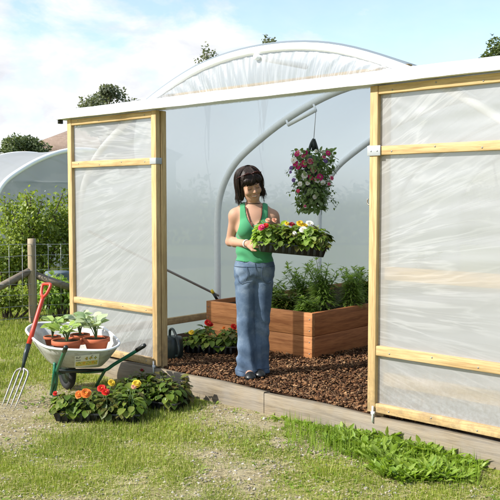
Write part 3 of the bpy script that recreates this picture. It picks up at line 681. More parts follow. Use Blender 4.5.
def bedding(name, loc, r, h, nleaf, flowers, label, group=None, leaf='lf_begonia', leafL=.05, seed=0, cat='plant'):
    rg = random.Random(seed); nr = np.random.default_rng(seed)
    fol = MB(); n = int(nleaf*1.35); a = nr.random(n)*2*PI; q = r*np.sqrt(nr.random(n)); z = h*(.18+.82*nr.random(n))*(1-.4*(q/r)**2)
    pos = np.stack([np.cos(a)*q*.75, np.sin(a)*q*.75, z], 1)
    dr = np.stack([np.cos(a)*(.4+q/r), np.sin(a)*(.4+q/r), .55-1.1*(q/r)+.5*(nr.random(n)-.5)], 1)+nr.normal(size=(n,3))*.25
    up = np.stack([np.cos(a)*.3, np.sin(a)*.3, np.ones(n)], 1)
    Ln = leafL*(.45+.75*nr.random(n)); fol.leaves(pos, dr, up, Ln, Ln*(.72+.2*nr.random(n)), .35, .3, 0, 'round')
    for i in range(min(n, 26)): fol.tube([(0,0,-.01), pos[i]*np.array([.6,.6,.6]), pos[i]], [.0035,.003,.002], 5, 1)
    if flowers:
        root = empty(name, loc, rg.random()*0, label, cat, group)
        fol.build('foliage', [M[leaf], M['stem']], root)
        for (fx_, fy_, fz_, fr, c_) in flowers:
            fb = MB(); bloom(fb, (fx_,fy_,fz_), (fx_*.5/r+rg.uniform(-.2,.2), -.75+rg.uniform(-.2,.2), .75), fr, 0, 1, 6, 3, .3, rg)
            fb.tube([(fx_*.4,fy_*.4,h*.3),(fx_,fy_+.004,fz_)], .0028, 5, 2)
            fb.build('flower', [M['p_'+c_], M['p_eye'], M['stem']], root)
        return root
    return tag(fol.build(name, [M[leaf], M['stem']], None, False, loc), label, cat, group)
def seed_tray(loc, rz, lx, ly, h, label, tilt=None, ncell=6):
    root = empty('seed_tray', loc, rz, label, 'plant tray', 'black plastic plant trays')
    if tilt: root.rotation_euler = tilt
    b = MB(); x, y = lx/2, ly/2; xb, yb = x-.018, y-.018
    def loop(i, z, wob=0): return [(-i[0],-i[1],z),(i[0],-i[1],z),(i[0],i[1],z),(-i[0],i[1],z)]
    vs = loop((xb,yb),0)+loop((x,y),h)+loop((x+.012,y+.012),h)+loop((x+.012,y+.012),h-.012)+loop((x-.004,y-.004),h-.002)+loop((x-.01,y-.01),h*.55)
    fs = [(3,2,1,0)]
    for a_, c_ in ((0,4),(4,8),(8,12),(4,16),(16,20)):
        for j in range(4): k = (j+1) % 4; fs.append((a_+j,a_+k,c_+k,c_+j))
    b.add(vs, fs)
    n = int(lx/.05)
    for i in range(n):                                   # ribs in the long sides
        q = -xb+(i+.5)*2*xb/n
        for s in (-1,1): b.obox((q, s*(yb+.010), h*.45), (.011,0,0), (0,.006,0), (0,.0,h*.40))
    b.build('tray', M['black'], root, bevel=.002)
    s = MB(); s.grid(lambda u, v: (-(x-.006)+2*(x-.006)*u, -(y-.006)+2*(y-.006)*v, h*.72+.006*math.sin(u*40)*math.sin(v*23)), 24, 12); s.build('compost', M['compost'], root, True)
    return root

# ================================================================== TRAYS ON THE GRASS AND IN THE TUNNEL
def fill(tray_loc, rz, rows, dz=.04):
    for (lx, ly, r, h, nl, fl, lab, leaf, sd_) in rows:
        c_, s_ = math.cos(rz), math.sin(rz)
        p = Vector(tray_loc)+Vector((lx*c_-ly*s_, lx*s_+ly*c_, dz)); bedding('begonia', p, r, h, nl, fl, lab, 'begonias in the plant trays', leaf, .062, sd_)
p1 = on(97, 424, GZ); T1 = Vector((p1.x, p1.y+.13, GZ+.01)); R1 = math.radians(-4)
seed_tray(T1, R1, .60, .27, .065, 'black tray of begonias lying in the grass right below the wheelbarrow')
fill(T1, R1, [
 (-.22,-.05,.12,.15,70,[(-.07,-.06,.155,.020,'red')],'begonia with a single small red bloom, left front corner of the front tray','lf_begonia',1),
 (-.07,-.06,.12,.14,70,[(.0,-.07,.165,.040,'orange'),(-.055,-.05,.15,.034,'orange')],'begonia with big orange blooms, left of the bright red one in the front tray','lf_begonia',2),
 (.07,-.06,.12,.14,70,[(-.035,-.03,.19,.036,'red'),(-.005,-.06,.172,.030,'red')],'begonia with bright red blooms in the middle of the front tray','lf_bronze',3),
 (.22,-.05,.13,.14,75,[],'plain leafy begonia, right front corner of the front tray','lf_begonia',4),
 (-.16,.08,.12,.15,60,[],'plain leafy begonia, left back corner of the front tray','lf_bronze',5),
 (.0,.08,.12,.16,60,[(.07,-.05,.20,.030,'yellow')],'begonia with one pale yellow bloom at the back of the front tray','lf_begonia',6),
 (.19,.08,.12,.17,70,[(.06,-.07,.20,.040,'yellow'),(.045,-.095,.185,.022,'peach')],'begonia with a large golden yellow bloom, right back corner of the front tray','lf_begonia',7)])
p2 = on(152, 411, GZ); T2_ = Vector((p2.x, p2.y+.14, GZ+.01)); R2 = math.radians(-24)
seed_tray(T2_, R2, .50, .27, .065, 'black tray of leafy begonias on the grass against the threshold board')
fill(T2_, R2, [
 (-.18,-.05,.12,.17,75,[],'leafy begonia without flowers, left front corner of the tray by the threshold board','lf_begonia',11),
 (-.02,-.06,.12,.16,75,[],'leafy begonia without flowers, middle front of the tray by the threshold board','lf_begonia',12),
 (.15,-.05,.13,.17,80,[],'leafy begonia without flowers, right front corner of the tray by the threshold board','lf_begonia',13),
 (-.15,.08,.12,.19,70,[(.0,-.03,.2,.014,'crimson')],'bronze begonia with a dark red bud, in the tray by the threshold board','lf_bronze',14),
 (.0,.08,.12,.19,70,[],'bronze leaved begonia, middle back of the tray by the threshold board','lf_bronze',15),
 (.16,.08,.12,.18,70,[],'leafy begonia without flowers, right back corner of the tray by the threshold board','lf_bronze',16)])
b = MB(); q = on(167, 404, GZ+.05); b.obox(q+Vector((0,-.03,.02)), (.022,-.01,0), (.0,.001,.001), (.004,0,.013)); tag(b.build('plant_label', M['white']), 'small white plant label hanging on the tray by the threshold board', 'plant label')
p3 = on(212, 356, 0); T3 = Vector((p3.x, p3.y+.12, .02)); R3 = math.radians(-12)
seed_tray(T3, R3, .48, .26, .075, 'black tray of red and yellow begonias on the bark beside the wooden bed')
fill(T3, R3, [
 (-.16,-.04,.12,.14,70,[(-.02,-.06,.135,.030,'yellow')],'begonia with a yellow bloom, left end of the tray on the bark','lf_begonia',21),
 (.0,-.05,.12,.13,70,[],'plain leafy begonia, middle of the tray on the bark','lf_begonia',22),
 (.16,-.04,.12,.15,70,[],'leafy begonia beside the jeans in the tray on the bark','lf_begonia',23),
 (-.09,.07,.12,.16,65,[(.03,-.06,.205,.036,'red'),(.055,-.04,.185,.028,'red')],'begonia with red blooms near the left end of the tray on the bark','lf_begonia',24),
 (.13,.07,.12,.15,65,[(.05,-.05,.175,.034,'red'),(-.04,-.05,.165,.02,'orange')],'begonia with red and orange blooms near the jeans in the tray on the bark','lf_begonia',25)], .05)
# watering can tucked behind the left jamb
wp = on(171, 361, 0); wc = empty('watering_can', (wp.x, wp.y+.12, .0), math.radians(115), 'dark green watering can on the bark just inside the left jamb post', 'watering can')
wc.scale = (.84,.84,.84)
b = MB(); b.lathe([(0,.0),(.105,0),(.115,.02),(.112,.2),(.10,.225),(.05,.235),(.0,.236)], 22); b.build('body', M['dgreen'], wc, True)
b = MB(); b.tube(bez([(-.09,0,.04),(-.20,0,.07),(-.19,0,.18),(-.05,0,.30),(.06,0,.29),(.08,0,.22)], 6), .014, 9); b.build('handle', M['dgreen'], wc, True)
b = MB(); b.tube([(.09,0,.05),(.2,0,.16),(.29,0,.27)], [.022,.016,.012], 9); b.tube([(.28,0,.26),(.315,0,.30)], [.013,.04], 12); b.build('spout', M['dgreen'], wc, True)

# ================================================================== RAISED BED
BA = on(312, 360, 0); bs0, bd0 = sd(BA); bs1 = bs0 - 1.30; BL = 2.6
bed = empty('raised_bed', F(bs0, bd0, 0), TANG, 'reddish brown wooden raised bed full of young plants inside the tunnel', 'raised bed')
for z0, z1 in ((-.03,.198),(.201,.405)):
    b = MB(); b.box((-1.30,0,z0), (-.0005,.04,z1)); b.build('plank', M['bed_x'], bed, bevel=.004)
    b = MB(); b.box((-.04,.0405,z0), (0,BL,z1)); b.build('plank', M['bed_y_shaded'], bed, bevel=.004)
    b = MB(); b.box((-1.30,.0405,z0), (-1.26,BL,z1)); b.build('plank', M['bed_y_shaded'], bed, bevel=.004)
    b = MB(); b.box((-1.2595,BL-.04,z0), (-.0405,BL,z1)); b.build('plank', M['bed_x'], bed, bevel=.004)
b = MB()
for q in (-.03,-1.27):
    for z in (.05,.15,.25,.35): b = MB(); b.ball((q,-.001,z), (.006,.004,.006), 0, 8, 5); b.build('screw', M['galv_dark'], bed, True)
b = MB(); b.grid(lambda u, v: (-1.259+1.218*u, .041+(BL-.082)*v, .35+.02*math.sin(u*11+v*9)*math.sin(v*17)), 30, 50); b.build('soil', M['compost'], bed, True)
def bp(x, y, z=.35): return F(bs0+x, bd0+y, z)
def leafy(name, loc, h, r, nst, mat, label, cat, group, Lf, Wf, seed, dens=66, lean=.5, flat=False):
    rg = random.Random(seed); nr = np.random.default_rng(seed); s = MB(); b = MB()
    for i in range(nst):
        a = rg.random()*2*PI; q = r*rg.uniform(.2,1); hh = h*rg.uniform(.65,1)
        pts = bez([(rg.uniform(-.02,.02),rg.uniform(-.02,.02),-.01),(math.cos(a)*q*.35,math.sin(a)*q*.35,hh*.55),(math.cos(a)*q,math.sin(a)*q,hh)], 6)
        s.tube(pts, [.0055*(1-.7*k/len(pts)) for k in range(len(pts))], 5)
        n = dens; t_ = .15+.85*nr.random(n); P = np.array([list(pts[min(len(pts)-1, int(x*(len(pts)-1)))]) for x in t_]); an = nr.random(n)*2*PI
        dr = np.stack([np.cos(an), np.sin(an), .5*nr.random(n)+(.7*(t_>.9))], 1); off = dr*(.0+.05*(1-t_)[:,None])
        b.leaves(P+off, dr, np.tile([0,0,1.],(n,1)), Lf*(.6+.7*nr.random(n))*(1.15-.5*t_), Wf*(.6+.7*nr.random(n))*(1.15-.5*t_), .35, .2, 0)
    o = b.build(name, [mat], None, False, loc); s.build('stem', M['stem'], o); return tag(o, label, cat, group)
GB = 'young plants growing in the wooden bed'
for i, (x, y, h, r, ns, mt, Lf, Wf, lab) in enumerate((
 (-.30,.55,.50,.24,16,'lf_fresh',.10,.020,'tallest bright green tomato plant above the front corner of the bed'),
 (-.62,.62,.42,.22,13,'lf_fresh',.095,.022,'bright green feathery plant just right of the woman'),
 (-.12,.75,.40,.22,13,'lf_fresh',.095,.02,'feathery plant spilling over the shaded side of the bed'),
 (-.22,.20,.16,.16,10,'lf_fresh',.07,.024,'low seedling by the front corner of the bed'),
 (-.52,.24,.17,.18,10,'lf_begonia',.08,.04,'low darker leafy plant behind the front plank beside the jeans'),
 (-.85,.45,.26,.20,10,'lf_fresh',.09,.03,'leafy plant half hidden behind the jeans'),
 (-.10,1.25,.36,.22,12,'lf_fresh',.095,.02,'feathery plant along the shaded side in front of the second hoop'),
 (-.45,1.35,.36,.24,12,'lf_fresh',.10,.028,'leafy plant in the middle of the bed under the hanging flowers'),
 (-.08,1.75,.30,.2,11,'lf_begonia',.09,.03,'darker leafy plant by the right door post'),
 (-.14,2.15,.52,.2,13,'lf_fresh',.10,.028,'tall plant at the back of the bed beside the right door post'),
 (-.85,1.2,.22,.2,9,'lf_begonia',.08,.03,'low plant at the far side of the bed behind the woman'))):
    leafy('vegetable_plant', bp(x, y), h, r, ns, M[mt], lab, 'plant', GB, Lf, Wf, 60+i)
b = MB(); lp_ = bp(-.20,.10,.375); b.obox(lp_, Vector(U)*.055, Vector(V)*.012, (0,0,.014)); tag(b.build('plant_label', M['white'], bevel=.003), 'white plastic plant label lying on the soil inside the bed front', 'plant label')
tp = at(218, 301, 7.95); tq = at(211.5, 290, 7.93); tr_ = empty('hand_trowel', tp, 0, 'hand trowel with a black and yellow grip propped on the left corner of the bed', 'trowel')
dv = (tq-tp); e0 = -dv*2.2
b = MB(); b.tube([(0,0,0), dv*.72], [.013,.015], 10); b.build('grip', M['black'], tr_, True)
b = MB(); b.tube([dv*.72, dv*1.02], [.016,.013], 10); b.build('grip_tip', M['yellow'], tr_, True)
b = MB(); b.tube([(0,0,0), dv*-.5], [.007,.006], 8); b.obox(dv*-1.0, dv*.5, (.028,0,0), (0,.003,0)); b.build('blade', M['galv_dark'], tr_)

# ================================================================== HANGING FLOWER POUCH
hc = at(312.5, 182, 7.6); hp = empty('hanging_flower_pouch', hc, 0, 'hanging pouch overflowing with pink and white petunias', 'hanging flowers')
hb = HB - hc
b = MB(); b.tube([hb, (.01,0,.40)], .003, 5); b.build('cord', M['galv_dark'], hp)
b = MB(); b.tube(bez([(.012,0,.40),(-.012,0,.36),(-.03,0,.30),(-.045,0,.24)],5), .014, 8); b.tube(bez([(.012,0,.40),(.03,0,.35),(.05,0,.28)],5), .012, 8); b.tube([(.004,0,.40),(.012,0,.29)], [.012,.022], 8); b.build('hanger', M['dgreen'], hp, True)
b = MB(); b.lathe([(.0,-.22),(.06,-.21),(.075,-.1),(.08,.15),(.07,.23),(.0,.25)], 18); b.build('pouch', M['dgreen'], hp, True)
nr = np.random.default_rng(5); n = 980; a = nr.random(n)*2*PI; z = -.27+.56*nr.random(n); rr = .075+.075*nr.random(n)**.7*(1.0+.35*np.sin(a*3+z*9))*(1-.25*(z<-.15))+.03*(z>.1)
b = MB(); b.leaves(np.stack([np.cos(a)*rr, np.sin(a)*rr, z], 1), np.stack([np.cos(a), np.sin(a), nr.normal(size=n)*.7-.25], 1)+nr.normal(size=(n,3))*.5, np.stack([np.cos(a)*.7, np.sin(a)*.7, np.ones(n)], 1), .032+.03*nr.random(n), .022+.02*nr.random(n), .35, .2, 0, 'round')
for k in range(26):                                 # trailing shoots
    a1 = nr.random()*2*PI; z1 = -.22+.45*nr.random(); r0 = .10; ln = .06+.09*nr.random()
    p = [(math.cos(a1)*r0, math.sin(a1)*r0, z1), (math.cos(a1)*(r0+ln*.7), math.sin(a1)*(r0+ln*.7), z1+.02), (math.cos(a1)*(r0+ln), math.sin(a1)*(r0+ln), z1-.03)]
    b.tube(p, .0022, 4); m_ = 8; q = np.array([p[1]]*4+[p[2]]*4)+nr.normal(size=(m_,3))*.012; b.leaves(q, nr.normal(size=(m_,3))+np.array([math.cos(a1),math.sin(a1),0]), np.tile([0,0,1.],(m_,1)), .03, .017, .3, .2)
b.build('foliage', M['lf_petunia'], hp)
rg_ = random.Random(4)
for (px, py, c_, r) in tuple((rg_.uniform(295,330), rg_.uniform(152,192), rg_.choice(['white','white','magenta','pale','pink']), rg_.uniform(.02,.032)) for _ in range(13)) + ((298,153,'white',.035),(293.5,160,'white',.032),(305,152.5,'magenta',.026),(298,167,'magenta',.026),(303.5,164,'magenta',.034),(310,161,'pale',.03),(313.5,170,'pale',.036),(305,175.5,'white',.033),(309.5,176,'magenta',.02),(320.5,177,'magenta',.036),(300,184,'white',.024),(315,197,'white',.024),(311,178,'pink',.022),(324,157,'pale',.022),(325.5,161,'purple',.022),(291,168,'purple',.02),(293.5,180,'purple',.02),(290.5,172,'purple',.016),(332,178,'pale',.024),(329,184,'pale',.02),(316,151,'white',.022),(322,152,'white',.02),(298,191,'pink',.018),(305,206,'pale',.016)):
    p = at(px, py, 7.45) - hc; nrm = Vector((p.x*3.5, -1, .15+p.z)); fb = MB(); bloom(fb, p, nrm, r, 0, 1, 5, 1, .25)
    if c_ == 'pale': bloom(fb, p+Vector((0,-.004,0)), nrm, r*.62, 2, None, 5, 1, .3)
    fb.build('flower', [M['p_'+c_], M['p_eye'], M['p_magenta']], hp)

# ================================================================== WHEELBARROW
WB = on(80, 392, GZ); wbr = empty('wheelbarrow', WB, 0, 'galvanised wheelbarrow with green tubular frame holding potted seedlings', 'wheelbarrow')
def W(p): return Vector(p) - WB
rimc = [at(45,349,5.85), at(107,351,5.85), at(122.5,344,6.02), at(101,324,6.62), at(36,322,6.62), at(23.5,330,6.32)]
def chaik(P, it=3, r=.28):
    for _ in range(it):
        Q = []
        for i in range(len(P)): a_, c_ = P[i], P[(i+1)%len(P)]; Q += [a_.lerp(c_, r if _ == 0 else .25), a_.lerp(c_, 1-(r if _ == 0 else .25))]
        P = Q
    return P
rim = chaik([W(p) for p in rimc], 3, .17); cen = sum(rim, Vector())/len(rim)
bot0 = [W(at(58,369,6.02)), W(at(100,368,6.02)), W(at(106,364,6.2)), W(at(94,352,6.55)), W(at(50,352,6.55)), W(at(46,362,6.25))]
botz = sum((q.z for q in bot0), 0)/6
bot = chaik([Vector((q.x,q.y,.275+.05*(q.y-bot0[0].y))) for q in bot0], 3, .17)
b = MB(); n = len(rim); R_ = []
for f in (0,.3,.7,.93,1.0): R_ += [rim[i].lerp(bot[i], f)+Vector((0,0,(-.012 if 0<f<1 else 0)*math.sin(PI*f))) for i in range(n)]
bc = sum(bot, Vector())/n; R_.append(bc)
fs = [(k*n+i, k*n+(i+1)%n, (k+1)*n+(i+1)%n, (k+1)*n+i) for k in range(4) for i in range(n)] + [(4*n+i, 4*n+(i+1)%n, 5*n) for i in range(n)]
b.add(R_, fs); pan = b.build('pan', M['pan'], wbr, True); sm = pan.modifiers.new('thick', 'SOLIDIFY'); sm.thickness = .004; sm.offset = 0
b = MB(); b.tube(rim, .0095, 8, 0, True); b.build('rim', M['galv'], pan, True)
# sticker on the pan's near side: a small grid laid on the pan's own surface
from mathutils.bvhtree import BVHTree
bvh = BVHTree.FromPolygons([tuple(p+WB) for p in R_], fs)
STK = ["wwwwwwwwwwwwwwwwwwwwwwww","wggwggwwwwwwwwwwggwwwwww","wggggwwwwwwolwwolwwwlwww","wwwwwwwwwwolowlolowlolww","wgggggwwwwwlowwlwwwwlwww","wwwwwwwwwwwwwwwwwwwwwwww","wyyylyyyyoyyylyyyyoyyyyw","wyylylyyoooyyyylyoooyylw","wyyyyyyyyoyylyyyyyoylyyw","wylyyyoyyyyyyyoyyyyyyyyw","wwwwwwwwwwwwwwwwwwwwwwww"]
b = MB(); nu, nv = len(STK[0]), len(STK); c4 = ((75,355.5),(99.5,353),(98,364.5),(74.5,367)); G = {}
for r_ in range(nv+1):
    for c_ in range(nu+1):
        u, v = c_/nu, r_/nv; px = (c4[0][0]*(1-u)+c4[1][0]*u)*(1-v)+(c4[3][0]*(1-u)+c4[2][0]*u)*v; py = (c4[0][1]*(1-u)+c4[1][1]*u)*(1-v)+(c4[3][1]*(1-u)+c4[2][1]*u)*v
        h_ = bvh.ray_cast(Vector((0,0,CAMZ)), ray(px, py).normalized()); nn = h_[1]
        nn = -nn if nn.dot(ray(px, py)) > 0 else nn
        G[r_, c_] = W(h_[0]) + nn*.005
for r_ in range(nv):
    for c_ in range(nu): b.add([G[r_,c_],G[r_,c_+1],G[r_+1,c_+1],G[r_+1,c_]], [(0,1,2,3)], 'wygol'.index(STK[r_][c_]))
b.build('sticker', [M['white'], m_plain('sticker_yellow',(.66,.56,.13),.5), m_plain('sticker_grey',(.3,.3,.3),.5), m_plain('sticker_gold',(.70,.38,.05),.5), m_plain('sticker_green',(.22,.33,.09),.5)], pan)
EL_, ER_ = W(at(66,347,5.62)), W(at(145,345,6.12)); JL, JR = W(at(57,371,6.0)), W(at(105,370,6.22)); wc_ = W(at(67,376,6.47)); wc_.z = .142
adir = Vector((.59,-.81,0)).normalized(); axl = Vector((adir.y,-adir.x,0))
for E, J, sg_ in ((EL_,JL,1),(ER_,JR,-1)):
    ax_ = wc_ + axl*(.055*sg_ if (J-wc_).dot(axl)*sg_ > 0 else -.055*sg_)
    b = MB(); b.tube(bez([E, E.lerp(J,.15)+Vector((0,0,-.004)), E.lerp(J,.75), J, J.lerp(ax_,.5)+Vector((0,0,-.01)), ax_], 6), .0135, 10); fr = b.build('frame_tube', M['green_paint'], wbr, True)
    b = MB(); dg = (E-J).normalized(); b.tube([E-dg*.085, E-dg*.01, E+dg*.004], [.0165,.0175,.013], 10); b.build('grip', M['black'] if sg_ < 0 else M['dgreen'], fr, True)
fl_, fr_ = W(on(51,395,GZ)), W(on(96,386,GZ))
b = MB(); b.tube(bez([JL+Vector((-.02,.02,.06)), JL+Vector((-.03,.02,-.05)), Vector((fl_.x,fl_.y,.0))], 6), .013, 9); b.build('leg', M['green_paint'], wbr, True)
b = MB(); b.tube(bez([JL, JL.lerp(Vector((W(on(57,394,GZ)).x, fl_.y-.02,0)),.5), Vector((W(on(56,394,GZ)).x,fl_.y-.05,.0))], 6), .013, 9); b.build('leg_stay', M['green_paint'], wbr, True)
b = MB(); b.tube(bez([JR+Vector((0,0,.0)), JR.lerp(fr_,.4), Vector((fr_.x,fr_.y,0))], 6), .013, 9); b.build('leg', M['green_paint'], wbr, True)
b = MB(); b.tube([JL+Vector((0,.01,.0)), JR+Vector((0,.01,.0))], .012, 8); b.tube([JL+(wc_-JL)*.35, JR+(wc_-JR)*.35], .012, 8); b.build('crossbar', M['dgreen'], wbr, True)
b = MB(); ax3 = axl; P_ = [wc_+(adir*math.cos(k*2*PI/28)+Vector((0,0,1))*math.sin(k*2*PI/28))*.112 for k in range(28)]; b.tube(P_, .028, 10, 0, True); wl = b.build('wheel', M['tyre'], wbr, True)
b = MB(); b.tube([wc_-ax3*.018, wc_-ax3*.016, wc_+ax3*.016, wc_+ax3*.018], [.04,.09,.09,.04], 22); b.tube([wc_-ax3*.062, wc_+ax3*.062], .010, 8); b.build('rim', M['dgreen'], wl)
# pots standing in the pan
def pot(px0, px1, pyt, Y, label, flip=1):
    c_ = at((px0+px1)/2, pyt, Y); r = (px1-px0)/2/FPX*Y; h = r*1.0; root = empty('plant_pot', c_-Vector((0,0,h)), 0, label, 'plant pot', 'terracotta pots in the wheelbarrow')
    b = MB(); b.lathe([(0,0),(r*.68,0),(r*.88,h*.70),(r*.98,h*.71),(r,h*.73),(r*1.0,h*.99),(r*.97,h),(r*.9,h*.985),(r*.88,h*.86)], 26); b.build('pot', M['terracotta'], root, True)
    b = MB(); b.lathe([(0,h*.9),(r*.5,h*.895),(r*.89,h*.87)], 20); b.build('compost', M['compost'], root, True); return Vector((c_.x,c_.y,c_.z-h*.1)), r
zz = []
for a_ in ((51.5,82.5,339.5,6.02,'terracotta pot nearest the front rim at the middle of the barrow'),(83,110,337.5,6.06,'terracotta pot nearest the right end of the barrow'),(43.5,61,336,6.28,'terracotta pot at the left back of the barrow'),(70,90,334,6.34,'terracotta pot at the back between the two front ones')): zz.append(pot(*a_))
def seedling(c_, r, n, Lf, mat, label, seed, tall, lean=(0,0)):
    rg = random.Random(seed); o = MB(); s = MB()
    for i in range(n):
        a = 2*PI*i/n+rg.uniform(-.4,.4); h = tall*rg.uniform(.45,1); q = r*rg.uniform(.15,.6); e = Vector((math.cos(a)*q+lean[0]*h, math.sin(a)*q+lean[1]*h, h)); s.tube(bez([(0,0,-.01), e*.5+Vector((0,0,.01)), e], 4), .003, 5)
        L_ = Lf*rg.uniform(.7,1.15); d_ = Vector((math.cos(a)*.8, math.sin(a)*.8-.25, rg.uniform(-.1,.9)))
        o.leaves([e], [d_], [Vector((0,-.4,1))], L_, L_*rg.uniform(.65,.85), .35, .3, 0, 'round'); o.leaves([e-Vector((0,0,.2*h))], [Vector((-d_.y,d_.x,.3))], [Vector((0,-.3,1))], L_*.7, L_*.5, .35, .25)
    f = o.build('seedling', mat, None, True, c_); s.build('stem', M['stem'], f); tag(f, label, 'seedling', 'seedlings in the wheelbarrow pots')
seedling(zz[0][0], zz[0][1], 12, .088, M['lf_lettuce'], 'lime green seedling in the front middle pot', 1, .13)
seedling(zz[1][0], zz[1][1], 14, .09, M['lf_silver'], 'silvery green seedling in the right hand pot of the barrow', 2, .17, (-.25,.1))
seedling(zz[2][0], zz[2][1], 13, .092, M['lf_lettuce'], 'lime green seedling in the pot at the left back of the barrow', 3, .13, (.2,0))
seedling(zz[3][0], zz[3][1], 14, .098, M['lf_silver'], 'broad pale seedling in the back middle pot', 4, .16)

# ================================================================== GARDEN FORK
FT, FB_ = at(47,284,6.28), on(9,409,GZ-.01); fk = empty('garden_fork', FB_, 0, 'garden fork with red D handle leaning on the wheelbarrow', 'garden fork')
ax = (FT-FB_); Lk = ax.length; ax.normalize(); sx_ = Vector((.80,-.6,0)); sx_ = (sx_-ax*sx_.dot(ax)).normalized(); fy = ax.cross(sx_)
def K(l, w=0, q=0): return ax*l + sx_*w + fy*q
b = MB(); b.tube([K(Lk-.10), K(Lk-.14), K(.62), K(.47)], [.016,.0165,.0175,.019], 12); sh_ = b.build('shaft', M['red_paint'], fk, True)
b = MB(); b.tube(bez([K(Lk-.11), K(Lk-.085,.028), K(Lk-.03,.046), K(Lk-.004,.044)],5)+[K(Lk,.03),K(Lk,-.03)]+bez([K(Lk-.004,-.044), K(Lk-.03,-.046), K(Lk-.085,-.028), K(Lk-.11)],5), .0125, 10); b.build('handle', M['red_paint'], fk, True)
b = MB(); b.tube([K(.50), K(.42), K(.36,0,.006), K(.31,0,.012)], [.020,.019,.013,.011], 12); b.build('socket', M['dgreen'], fk, True)
for i in range(4):
    w_ = (-.078,-.026,.026,.078)[i]; b = MB(); b.tube(bez([K(.315,0,.012), K(.305,w_*.55,.014), K(.275,w_*.98,.014), K(.15,w_,.004), K(.0,w_*.95,-.012)], 5), [.0075]*8+[.0068]*6+[.0062]*4+[.005,.004,.002], 8); b.build('tine', M['galv_dark'], fk, True)

# ================================================================== WEEDS BY THE SILL
nr = np.random.default_rng(77); b = MB()
def weed(p, m_, Lm, el0):
    an = nr.random(m_)*2*PI; el = el0+1.5*nr.random(m_); pos = np.array(p)+np.stack([np.cos(an)*.012, np.sin(an)*.012, np.zeros(m_)], 1)
    Lw = Lm*(.5+.7*nr.random(m_)); b.leaves(pos, np.stack([np.cos(an), np.sin(an), el], 1), np.tile([0,0,1.],(m_,1))+nr.normal(size=(m_,3))*.25, Lw, Lw*(.17+.15*nr.random(m_)), .25+.35*nr.random(m_), .3, 0, 'lobed')
for i in range(560):
    px = 285+195*nr.random()**.8; k = math.exp(-((px-402)/76)**2); edge = 421+(px-330)*.225; py = edge+3+(10+34*k)*nr.random()
    if nr.random() > .25+.75*k or vnoise(px*.05, py*.09, 9) < .24: continue
    p = on(px, py, GZ); s_, d_ = sd(p)
    if d_ > -.06: p = p - V*(d_+.06+.04*nr.random())
    weed(p, int(8+7*nr.random()), (.038+.04*k)*(.6+.9*nr.random()), .35+1.3*k*nr.random())
n_ = 2600; px_ = 285+195*nr.random(n_); ed_ = 421+(px_-330)*.225; py_ = ed_+2+34*nr.random(n_)**1.4
P_ = np.array([list(on(a_, c_, GZ)) for a_, c_ in zip(px_, py_)]); dd_ = (P_[:,0]-TO.x)*V.x+(P_[:,1]-TO.y)*V.y; P_ = P_[dd_ < -.05]; n_ = len(P_); an = nr.random(n_)*2*PI
b.leaves(P_, np.stack([np.cos(an)*.5, np.sin(an)*.5, np.ones(n_)], 1), np.stack([np.cos(an), np.sin(an), np.full(n_,.2)], 1), .035+.075*nr.random(n_)**2, .005, .4, 0, 0, 'blade')
for i in range(70):                                  # smaller plants along the board and through the turf
    s_ = 1.2+2.4*nr.random(); p = F(s_, -.06-.9*nr.random()**2.5, GZ); weed(p, 6, .03+.03*nr.random(), .2)
for i in range(60):
    p = on(20+440*nr.random(), 402+90*nr.random(), GZ); s_, d_ = sd(p)
    if d_ < -.1: weed(p, 7, .03+.025*nr.random(), .15)
tag(b.build('weeds', M['lf_weed']), 'bright green broad leaved weeds along the threshold board and in the turf', 'weeds', kind='stuff')
# ================================================================== WOMAN (signed distance field -> one continuous surface)
class SDF:
    def __init__(self, lo, hi, h):
        self.lo = np.array(lo, float); self.h = h; self.n = np.ceil((np.array(hi)-self.lo)/h).astype(int)+1
        self.f = np.full(self.n, .2, np.float32); self.ax = [self.lo[i]+h*np.arange(self.n[i]) for i in range(3)]
    def _sub(self, lo, hi):
        i0 = np.clip(np.floor((np.array(lo)-self.lo)/self.h).astype(int), 0, self.n-1); i1 = np.clip(np.ceil((np.array(hi)-self.lo)/self.h).astype(int)+1, 1, self.n)
        sl = tuple(slice(a, b) for a, b in zip(i0, i1)); return sl, np.meshgrid(*[self.ax[k][sl[k]] for k in range(3)], indexing='ij')
    def _put(self, sl, d, k, mode):
        f = self.f[sl]
        if mode == 'add':
            h = np.clip(.5+.5*(f-d)/k, 0, 1); self.f[sl] = f*(1-h)+d*h-k*h*(1-h)
        else:
            h = np.clip(.5-.5*(f+d)/k, 0, 1); self.f[sl] = f*(1-h)-d*h+k*h*(1-h)
    def cone(self, a, b, ra, rb, k=.02, mode='add', m=.1):
        a, b = np.array(a, float), np.array(b, float); r = max(ra, rb)+m
        sl, (X, Y, Z) = self._sub(np.minimum(a,b)-r, np.maximum(a,b)+r); ab = b-a; L2 = (ab**2).sum()+1e-12
        t = np.clip(((X-a[0])*ab[0]+(Y-a[1])*ab[1]+(Z-a[2])*ab[2])/L2, 0, 1)
        d = np.sqrt((X-a[0]-t*ab[0])**2+(Y-a[1]-t*ab[1])**2+(Z-a[2]-t*ab[2])**2)-(ra+(rb-ra)*t); self._put(sl, d, k, mode)
    def ell(self, c, r, k=.02, R=None, mode='add', m=.1):
        c = np.array(c, float); r = np.array(r, float); e = r.max()+m
        sl, (X, Y, Z) = self._sub(c-e, c+e); P = np.stack([X-c[0], Y-c[1], Z-c[2]], -1)
        if R is not None: P = P @ np.array(R)
        k0 = np.sqrt(((P/r)**2).sum(-1)); k1 = np.sqrt(((P/r**2).astype(float)**2).sum(-1))+1e-9
        self._put(sl, k0*(k0-1)/k1, k, mode)
